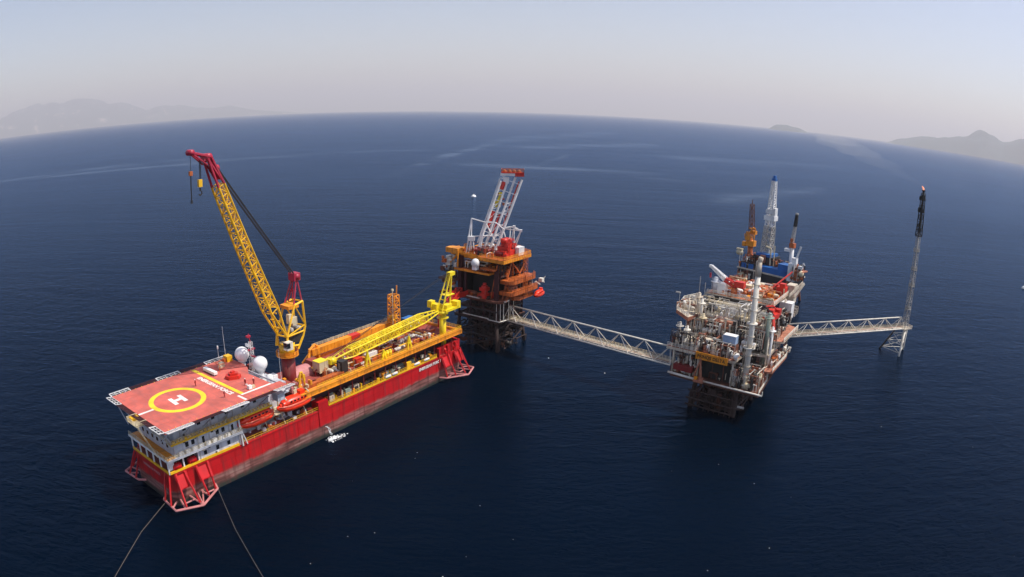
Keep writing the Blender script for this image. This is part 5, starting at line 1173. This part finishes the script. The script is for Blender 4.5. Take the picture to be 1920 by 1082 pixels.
q = MB(); q.mat(0); q.prism([(23, 17.5), (26.5, 18), (27.2, 23), (24, 24)], 27.6, 29.2); q.cbox((25, 20, 30), (2, 2.4, 1.6)); q.cbox((26, 25, 29), (1.8, 2.4, 2)); q.path([(22, 18, 28), (22.4, 19, 31.4), (25, 22, 31.4), (26.8, 26, 28)], .28, 6); q.mat(1); q.cbox((22.5, 24, 31.5), (3, 3, 2)); q.path([(21, 16, 28), (23, 18, 32), (26.5, 19, 29)], .4, 6); q.mat(0); q.bar((26.5, 18, 29), (28.0, 15.5, 25.5), .5, 6)
q.build('compressor_skid', ['flame_red', 'maroon'], dp)
q = MB(); q.cbox((22.5, 40, 32.9), (3.4, 3.4, 2.2)); q.cbox((23, 39, 34.6), (2, 2, 1.6)); q.cbox((20, 41, 33), (1.8, 1.8, 2.4)); q.bar((19, 38, 33), (24, 46, 38.5), .3, 5); q.build('turbine_hood', 'flame_red', dp)
q = MB(); q.mat(0); q.box(7, 30, 31.7, 18.5, 40, 33.4); q.mat(1); q.cbox((12, 31, 34), (5, 2.4, 1.2)); q.sphere((9, 28, 33), 1.1, 12, 8); q.mat(0); q.cbox((15, 27, 32.8), (4, 3, 2.2)); q.build('roof_housing', ['orange', 'cream'], dp)
q = MB(); q.mat(0); q.box(23.5, 42, 28, 26.5, 46.5, 34.5); q.rail([(26.5, 36, 31.6), (28.8, 44, 35)], h=1.2, r=.12); q.bar((27, 40, 31), (29, 45, 35.4), .5, 4); q.build('stair_tower', ['beige'], dp)
# tall vent stack
q = MB(); q.mat(0); q.bar((24.4, 2.6, 9.5), (24.4, 2.6, 44.6), .98, 18, .86); q.mat(1); q.bar((24.4, 2.6, 44.6), (24.4, 2.6, 49.0), .98, 18, .9)
q.mat(0); q.ring((24.4, 2.6), 1.0, 1.9, 22.4, 22.7, 20); q.ring((24.4, 2.6), 1.0, 1.7, 30.0, 30.3, 20); q.ring((24.4, 2.6), 1.0, 1.35, 10.4, 10.9, 20); q.mat(1); q.bar((24.4, 2.6, 48.2), (24.9, 2.6, 50.2), .75, 10)
for z_ in (13, 16.5, 20, 26, 34, 38, 42): q.ring((24.4, 2.6), 1.0, 1.22, z_, z_+.18, 20)
q.ladder((23.2, 2.0, 10), (23.2, 2.0, 46), .6, .05); q.rail([(22.6, 1.4, 22.7), (26.1, 1.4, 22.7), (26.1, 4, 22.7)], h=1.0, r=.07)
q.build('vent_stack', ['stack_white', 'beige'], dp)
# things on it
container(DF, 17.2, 5.2, 21.6, (4.2, 2.6, 2.7), 'pale_blue', 'pale blue cabin with a white roof above the yellow name board of the process platform', name='cabin', roof='radome_white')  # body blue also holds the shade of the cabin's sides
q = MB(); q.box(15, 3.8, 18, 19.4, 6.6, 21.58); q.build('support_frame', 'rust', dp)
container(DF, 26.2, 35.5, 24.6, (4.4, 4.0, 5.6), 'white', 'tall white cabin at the rear of the process platform, by the flare tower bridge', name='cabin', roof='radome_white')
container(DF, 5.6, 24.4, 31.7, (2.9, 2.6, 3.4), 'radome_white', 'small bright white cabin beside the red and white crane of the process platform', name='cabin')
dc = thing('pedestal_crane', 'small crane with a white and red boom beside the small cabin of the process platform', 'crane', DF, (8.8, 25, 31.7))
q = MB(); q.bar((9.4, 25.4, 31.7), (9.4, 25.4, 35), .9, 12); q.build('column', 'amber', dc)
q = MB(); q.mat(0); q.truss((10.4, 25.4, 34.6), (6.2, 25, 36.4), 1.7, 1.5, (0, 0, 1), 4, .24, .12, h0=1.4, h1=1.2); q.mat(1); q.truss((6.2, 25, 36.4), (.7, 25, 40.0), 1.5, .6, (0, 0, 1), 6, .22, .1, h0=1.2, h1=.6); q.cbox((.6, 25, 40), (1.2, .9, .8)); q.build('boom', ['flame_red', 'white'], dc)
q = MB(); q.cbox((11.4, 25.6, 35.4), (3.4, 2.4, 2.0)); q.build('machinery_deck', 'flame_red', dc)
q = MB(); q.mat(0); q.bar((.6, 25, 39.6), (.6, 25, 37.4), .06, 4); q.mat(1); q.cbox((.6, 25, 36.9), (.5, .5, 1.6)); q.build('hook_block', ['cable_black', 'crimson'], dc)
q = MB(); q.mat(0); q.bar((-4.2, 11.2, 27), (-4.2, 11.2, 32.5), .08, 5); q.cbox((-4.8, 11.2, 32.6), (1.6, .5, .4)); q.bar((-1.0, 20, 27), (-1.0, 20, 37), .09, 5); q.bar((0.6, 21, 27), (0.6, 21, 35), .09, 5); q.build('lamp_mast', ['pipe_grey'], dp)

# ================================================================== BRIDGES
def bridge(a, b, h, w_, n, label, grp):
    a, b = V(a), V(b); ang = math.degrees(math.atan2(b.y-a.y, b.x-a.x)); F = Frame(a.x, a.y, ang); L = (V((b.x, b.y, 0))-V((a.x, a.y, 0))).length; dz = b.z-a.z
    z = lambda x: a.z+dz*x/L
    root = thing('truss_bridge', label, 'bridge', F, (0, 0, a.z), grp)
    for s_ in (-1, 1): q = MB(); q.bar((0, s_*w_, z(0)), (L, s_*w_, z(L)), .3, 8); q.build('bottom_chord', 'pale_steel', root)
    q = MB(); x0, x1 = 1.5, L-1.5; q.bar((x0, 0, z(x0)+h), (x1, 0, z(x1)+h), .27, 8); q.build('top_chord', 'pale_steel', root)
    q = MB(); st = (x1-x0)/n
    for k in range(n):
        xa = x0+k*st; xm = xa+st/2; xb = xa+st
        for s_ in (-1, 1): q.bar((xa, 0, z(xa)+h), (xm, s_*w_, z(xm)), .14, 5); q.bar((xm, s_*w_, z(xm)), (xb, 0, z(xb)+h), .12, 5)
    q.bar((x0, 0, z(x0)+h), (0, w_, z(0)), .15, 5); q.bar((x0, 0, z(x0)+h), (0, -w_, z(0)), .15, 5); q.bar((x1, 0, z(x1)+h), (L, w_, z(L)), .15, 5); q.bar((x1, 0, z(x1)+h), (L, -w_, z(L)), .15, 5)
    q.build('diagonal_brace', 'pale_steel', root)
    q = MB(); m_ = int(L/2)
    for k in range(m_):
        xa, xb = L*k/m_, L*(k+1)/m_-.08
        q.add([(xa, -w_*.2, z(xa)+.3), (xb, -w_*.2, z(xb)+.3), (xb, w_*.8, z(xb)+.3), (xa, w_*.8, z(xa)+.3), (xa, -w_*.2, z(xa)+.2), (xb, -w_*.2, z(xb)+.2), (xb, w_*.8, z(xb)+.2), (xa, w_*.8, z(xa)+.2)], [(0,1,2,3), (7,6,5,4), (0,4,5,1), (1,5,6,2), (2,6,7,3), (3,7,4,0)])
        q.bar((xa, -w_, z(xa)), (xa, w_, z(xa)), .1, 4)
    q.build('walkway', 'beige', root)
    q = MB(); q.rail([(0, -w_*.2, z(0)+.3), (L, -w_*.2, z(L)+.3)], h=1.1, r=.05, step=1.2); q.rail([(0, w_*.8, z(0)+.3), (L, w_*.8, z(L)+.3)], h=1.1, r=.05, step=1.2); q.build('railing', 'cream', root)
    for k in range(3): q = MB(); q.bar((0, -w_*(.35+.2*k), z(0)+.45), (L, -w_*(.35+.2*k), z(L)+.45), .13, 7); q.build('pipe', ('rust_pink', 'pipe_grey', 'beige')[k], root)
    return root, F
bridge((-1.7, 246.2, 11.6), (51.6, 200.6, 12.0), 5.4, 1.9, 7, 'longer steel truss bridge joining the orange drilling platform to the process platform', 'truss bridges between platforms')
bridge((101, 230.0, 11.8), (165.6, 244.0, 11.2), 4.6, 1.8, 6, 'steel truss bridge leading from the process platform to the flare tower', 'truss bridges between platforms')

# ================================================================== FLARE TOWER
FF = Frame(167.4, 244.6, 12)
ft = thing('flare_tower', 'slender flare tower on its own tripod, black with soot towards the burning tip', 'flare tower', FF, (0, 0, 0))
tl = [(-1.4, -2.0), (2.0, .4), (-2.4, 2.2)]; bl = [(-5.4, -4.4), (3.4, 2.2), (-7.6, 6.2)]
for i in range(3): q = MB(); q.bar((bl[i][0]*1.3, bl[i][1]*1.3, -5), (tl[i][0], tl[i][1], 11), .42, 10); q.build('leg', 'pale_steel' if i < 2 else 'dark_steel', ft)
q = MB()
for z_ in (1.2, 4.5, 8):
    P3 = [V((tl[i][0]+(bl[i][0]*1.0-tl[i][0])*(11-z_)/11, tl[i][1]+(bl[i][1]-tl[i][1])*(11-z_)/11, z_)) for i in range(3)]
    for i in range(3): q.bar(P3[i], P3[(i+1) % 3], .17, 5)
    if z_ > 2:
        for i in range(3): q.bar(P3[i], Pp[(i+1) % 3], .14, 5)
    Pp = P3
q.path([(-3.2, -2.6, .5), (-3.2, -2.6, 11)], .2, 6); q.build('brace', 'pale_steel', ft)
q = MB(); q.prism([(-3.2, -3), (2.8, -2), (3, 2.6), (-3.4, 3)], 10.7, 11.0); q.rail([(-3.2, -3, 11), (2.8, -2, 11), (3, 2.6, 11), (-3.4, 3, 11)], h=1.1, r=.06, closed=True); q.bar((-2.8, 2.2, 11), (-2.4, 2.2, 15), .1, 5); q.build('platform', 'beige', ft)
q = MB(); q.truss((0, 0, 11), (.15, 0, 52), 2.0, 1.3, (1, 0, 0), 22, .13, .07); q.bar((0, 0, 11), (.15, 0, 52), .32, 8); q.bar((.5, .3, 11), (.5, .3, 52), .16, 6)
for z_ in (19, 29, 36, 44): q.ring((.05, 0), .2, 1.5, z_, z_+.15, 12); q.rail([(1.4*math.cos(R(a)), 1.4*math.sin(R(a)), z_+.15) for a in range(0, 361, 60)], h=1.0, r=.06)
q.build('lattice_mast', 'pipe_grey', ft)
q = MB(); q.truss((.12, 0, 50.5), (.3, 0, 68.4), 2.1, 1.3, (1, 0, 0), 9, .2, .13); q.bar((.15, 0, 52), (.3, 0, 69.6), .5, 8)
for z_, r_ in ((53, 1.6), (60.5, 1.5), (61.4, 1.2), (65.8, 1.7), (66.6, 1.2)): q.ring((.2, 0), .2, r_, z_, z_+.35, 12)
q.cbox((-1.2, .2, 61.5), (1.0, .8, 1.8)); q.cbox((1.3, 0, 61.0), (.8, .8, 1.4)); q.cbox((-1.2, 0, 66.4), (1.0, .7, 1.6)); q.cbox((1.3, .2, 66.8), (.7, .7, 1.7)); q.cbox((-.9, 0, 55), (.7, .6, 1.2)); q.ring((.3, 0), .3, .8, 69.2, 69.8, 14)
q.build('sooty_mast', 'soot_shade_black', ft)
def fire_mat():
    m, nt, N, L, b = new_mat('flame'); b.inputs['Base Color'].default_value = (.9, .3, .1, 1); b.inputs['Emission Color'].default_value = (1.0, .42, .3, 1); b.inputs['Emission Strength'].default_value = .55; M['flame'] = m
fire_mat()
q = MB(); q.sphere((.1, 0, 70.2), .45, 10, 8, zs=1.2); q.sphere((-.35, .1, 70.8), .34, 10, 8, zs=1.3); q.sphere((-.75, .1, 71.2), .2, 8, 6, zs=1.4)
solo(q, 'flame', 'flame', 'small orange flame burning at the tip of the flare tower', 'flame', FF, (0, 0, 69.8))

# ================================================================== FAR PLATFORM with derrick and two cranes
EF = Frame(119, 342, -50)
ep = thing('well_platform', 'dark and blue well platform carrying a white derrick, behind the process platform', 'oil platform', EF, (17, 11, 0))
jacket(EF, [(2, 1), (17, 1), (32, 1), (32, 12), (17, 12), (2, 12)], [(0, -1), (17, -1), (34, -1), (34, 14), (17, 14), (0, 14)], [-2, 3.4, 7.6], -6, 8, .7, .34, 'rust', ep)
q = MB(); q.box(.2, .2, 7.6, 34, 13, 12.6); q.build('hull_box', 'dark_steel', ep)
q = MB(); q.prism([(-.4, -.4), (34.6, -.4), (35.4, 6), (34.6, 13.6), (-.4, 13.6)], 12.6, 13.1); q.bar((0, -.3, 13.2), (34.4, -.3, 13.2), .3, 5); q.build('deck', 'beige', ep)
q = MB(); q.mat(0); q.box(13, .4, 13.1, 29, 6, 16.3); q.box(24, .8, 13.1, 31, 7.5, 19.4); q.mat(1); q.box(1, .4, 13.1, 11, 6, 16.4); q.mat(0); q.box(2, .3, 13.4, 5, .5, 16.0); q.box(6.4, .3, 13.4, 9.5, .5, 16); q.build('blue_housing', ['blue', 'dark_steel'], ep)
q = MB(); q.box(30.6, -.6, 12.0, 34.2, 2.6, 21.0); q.bar((33.2, .6, 20), (35.4, 2.5, 30), .55, 5); q.box(32, .2, 21, 34.6, 2.4, 24); q.build('white_tower', 'white', ep)
q = MB(); q.box(30, -.8, 1.0, 32, .6, 7.6); q.path([(31, -.8, 12), (33.5, -.8, 4.5)], .4, 5); q.path([(34, -.8, 12), (33.6, -.4, 0)], .35, 5); q.build('caisson', 'orange', ep)
for bx, n_, sd_, pal in (((0, 0.5, 13.2, 12, 13, 21), 80, 91, None), ((12, 5, 13.2, 32, 13, 20), 90, 92, None), ((31, -1, 13, 38, 5, 21), 30, 93, None), ((.3, -.6, 8, 8, .6, 12.6), 14, 94, None)):
    pi, ve, bo = clutter(bx, n_, sd_, 1.2); pi.build('pipework', ['rust', 'pale_steel', 'orange', 'rust_pink', 'dark_steel'], ep); ve.build('vessel', ['cream', 'orange', 'white'], ep); bo.build('equipment', ['orange', 'cream', 'rust', 'dark_steel'], ep)
q = MB(); q.mat(0); q.box(35, -1, 17.6, 39.6, 5, 18.2); q.bar((36, -.5, 17.6), (33, -.5, 12), .25, 5); q.mat(1); q.sphere((38.4, -.2, 17.0), 1.5, 12, 8); q.mat(2); q.cbox((37.4, .6, 20), (2, 2, 1.4)); q.path([(38, 0, 18), (39, 0, 22.6), (40, 0, 21.6)], .3, 5); q.build('side_platform', ['rust_pink', 'cream', 'white'], ep)
# derrick
dk = thing('derrick', 'tall white tapering derrick in the middle of the blue well platform', 'derrick', EF, (12, 10, 14))
q = MB(); q.truss((11.2, 10, 16), (11.9, 10, 36), 5.4, 4.4, (1, 0, 0), 6, .34, .2, kind='x'); q.build('lower_mast', 'pipe_grey', dk)
q = MB(); q.truss((11.9, 10, 36), (12.5, 10, 60), 4.0, 1.8, (1, 0, 0), 9, .34, .17); q.bar((12.9, 9, 37), (13.2, 9.4, 60), .45, 5); q.build('upper_mast', 'white', dk)
q = MB(); q.cbox((12.3, 9.6, 40.5), (6.4, 4.4, 2.4)); q.cbox((12.2, 9.6, 44), (4.6, 4, 2.2)); q.cbox((14.6, 9.6, 43), (1.4, 3, 6)); q.build('monkey_board', 'white', dk)
q = MB(); q.cbox((12.5, 10, 60.8), (2.2, 2.0, 1.6)); q.cbox((12.6, 10, 62.2), (1.3, 1.3, 1.4)); q.build('crown_block', 'blue', dk)
q = MB(); q.mat(0); q.box(6, 5, 15, 18, 14, 20.5); q.mat(1); q.cbox((12.6, 4.6, 19.4), (3.0, 1.4, 3.8)); q.mat(2); q.box(8, 4.6, 20.5, 17, 13, 22.0); q.build('drill_floor', ['dark_steel', 'rust_pink', 'blue'], dk)
q = MB(); q.path([(17, 5, 16), (16.4, 5, 25.5), (13.6, 5, 26)], .45, 6); q.path([(18.4, 6, 16), (18.2, 6, 27)], .3, 6); q.build('raising_leg', 'cream', dk)
# left orange crane
cl = thing('pedestal_crane', 'rusty orange crane with an upright boom at one end of the blue well platform', 'crane', EF, (1.4, 10, 14))
q = MB(); q.bar((1, 10, 13), (1, 10, 24), 1.5, 12); q.build('column', 'orange', cl)
q = MB(); q.cbox((1, 10, 25), (4.6, 4.0, 3)); q.cbox((0, 9, 27.8), (3.4, 3.0, 2.0)); q.cbox((-2.2, 8.6, 24.4), (2.0, 2.2, 2.4)); q.cbox((2.2, 10, 31), (3, 2.6, 2.0)); q.path([(3.4, 8.5, 24), (3.6, 9, 33.5), (0, 9, 33)], .35, 5); q.cbox((-.6, 8.6, 30.4), (1.6, 1.6, 1.6)); q.bar((-1, 8, 28), (3, 8, 34), .4, 5); q.rail([(-2, 7.6, 28.5), (4, 7.6, 28.5)], h=1.4, r=.15); q.build('machinery_deck', 'amber', cl)
q = MB(); q.truss((.8, 10, 31), (-.2, 10, 46), 2.4, 1.7, (1, 0, 0), 7, .19, .1); q.bar((-.2, 10, 46), (-.2, 10, 48.4), .2, 5); q.build('boom', 'rust', cl)
q = MB(); q.vessel((-2.6, 3, 20.4), (-.2, 3, 20.4), 1.5); q.cbox((-1.4, 3, 22.2), (3.4, 2, .8)); q.build('operator_cab', 'cream', cl)
# right crane
cr = thing('pedestal_crane', 'thin dark-tipped crane above the white tower of the blue well platform', 'crane', EF, (27.4, 10, 14))
q = MB(); q.bar((27.2, 9, 13), (27.2, 9, 27), 1.1, 12); q.build('column', 'white', cr)
q = MB(); q.mat(0); q.cbox((27.2, 9, 28.6), (2.8, 2.6, 2.4)); q.cbox((26.7, 9, 31), (1.6, 1.6, 2.4)); q.mat(1); q.cbox((25, 8, 26), (3, 2, 1.4)); q.build('machinery_deck', ['orange', 'white'], cr)
q = MB(); q.mat(0); q.truss((26.8, 9, 30), (27.2, 10, 38.6), 1.5, 1.2, (1, 0, 0), 5, .16, .08); q.mat(1); q.truss((27.2, 10, 38.6), (27.6, 10, 44.6), 1.3, .9, (1, 0, 0), 5, .24, .16); q.mat(0); q.cbox((27.6, 10, 45), (1.4, 1.2, .8)); q.build('boom', ['pipe_grey', 'soot_shade_black'], cr)

# ================================================================== small things on the water
def buoy(x, y, r_, label):
    F = Frame(x, y, 20); root = thing('mooring_buoy', label, 'buoy', F, (0, 0, 0), 'white mooring buoys')
    q = MB(); q.sphere((0, 0, .3), r_, 18, 9, zs=.8, z_from=-.2); q.build('float', 'radome_white', root)
    q = MB(); q.ring((0, 0), r_*.7, r_*1.08, -.1, .45, 24); q.build('fender', 'white', root)
    q = MB(); q.ring((0, 0), .1, .6, r_*.8, r_*.8+.5, 10); q.bar((0, 0, r_*.8), (0, 0, r_*.8+1.6), .12, 6); q.build('lifting_ring', 'pale_steel', root)
buoy(-41.4, 696.5, 2.4, 'white mooring buoy alone on the open sea beyond the slanting mast')
buoy(362.0, 371.0, 1.7, 'white mooring buoy on the near water, off to the side of the flare tower')
q = MB(); gg = random.Random(77)
for k in range(150):
    x, y = gg.uniform(-40, 160), gg.uniform(95, 175)
    if k % 3 == 0: x, y = gg.uniform(-45, 30), gg.uniform(95, 165)
    q.sphere((x, y, -.05), gg.uniform(.06, .11)*(1.7 if gg.random() < .12 else 1), 6, 3, zs=.5, z_from=0)
for x, y in ((14, 236), (33, 222)): q.sphere((x, y, -.05), .3, 6, 3, zs=.6, z_from=0)
o = solo(q, 'sea_foam', 'pale_steel', 'scattered pale flecks of foam and drifting litter on the near water', 'flecks', WF, (0, 0, 0)); o['kind'] = 'stuff'

# thin smoke trailing away from the flare
def smoke():
    import mathutils.noise as mn
    a, b = V((167.0, 245.5, 71.5)), V((520, 1080, 84)); d = (b-a).normalized(); s1 = V((d.y, -d.x, 0)).normalized(); s2_ = s1.cross(d); vs = []; fs = []; n, m_ = 40, 16
    for i in range(n+1):
        t = i/n; c = a.lerp(b, t**1.3); r = (1.2+26*t)*math.sin(math.pi*min(1, .06+t*.94))**.45
        for k in range(m_):
            an = 2*math.pi*k/m_; w_ = 1+.7*mn.noise(V((t*9, math.cos(an)*1.2, math.sin(an)*1.2)))
            vs.append(c+s1*math.cos(an)*r*w_*1.5+s2_*math.sin(an)*r*w_*.28)
    for i in range(n):
        for k in range(m_): fs.append((i*m_+k, i*m_+(k+1) % m_, (i+1)*m_+(k+1) % m_, (i+1)*m_+k))
    fs += [tuple(range(m_))[::-1], tuple(range(n*m_, (n+1)*m_))]; fs = [tuple(f)[::-1] for f in fs]
    q = MB(); q.add(vs, fs, True)
    m = bpy.data.materials.new('thin_smoke'); m.use_nodes = True; nt = m.node_tree; nt.nodes.remove(nt.nodes['Principled BSDF'])
    pv = nt.nodes.new('ShaderNodeVolumePrincipled'); pv.inputs['Density'].default_value = 0.0011; pv.inputs['Color'].default_value = (.9, .9, .92, 1)
    nt.links.new(pv.outputs[0], nt.nodes['Material Output'].inputs['Volume']); M['thin_smoke'] = m
    o = solo(q, 'smoke', 'thin_smoke', 'thin pale smoke trailing from the flare tip over the sea', 'smoke', WF, (167, 245.5, 71.5)); o['kind'] = 'stuff'
smoke()

# ---- whatever goes past a hundred of one part on one thing: one object of stuff
for (pn, nm), lst in REST.items():
    par = bpy.data.objects[pn]; mats = []; allm = MB()
    for ms_l, mt in lst:
        mt = [mt] if isinstance(mt, str) else mt
        for m in ms_l:
            o_ = len(allm.v); allm.v += m.v
            for f, k, sm_ in zip(m.f, m.mi, m.sm):
                if mt[k] not in mats: mats.append(mt[k])
                allm.f.append([x+o_ for x in f]); allm.mi.append(mats.index(mt[k])); allm.sm.append(sm_)
    o = allm.build1(nm, mats, par); o['kind'] = 'stuff'
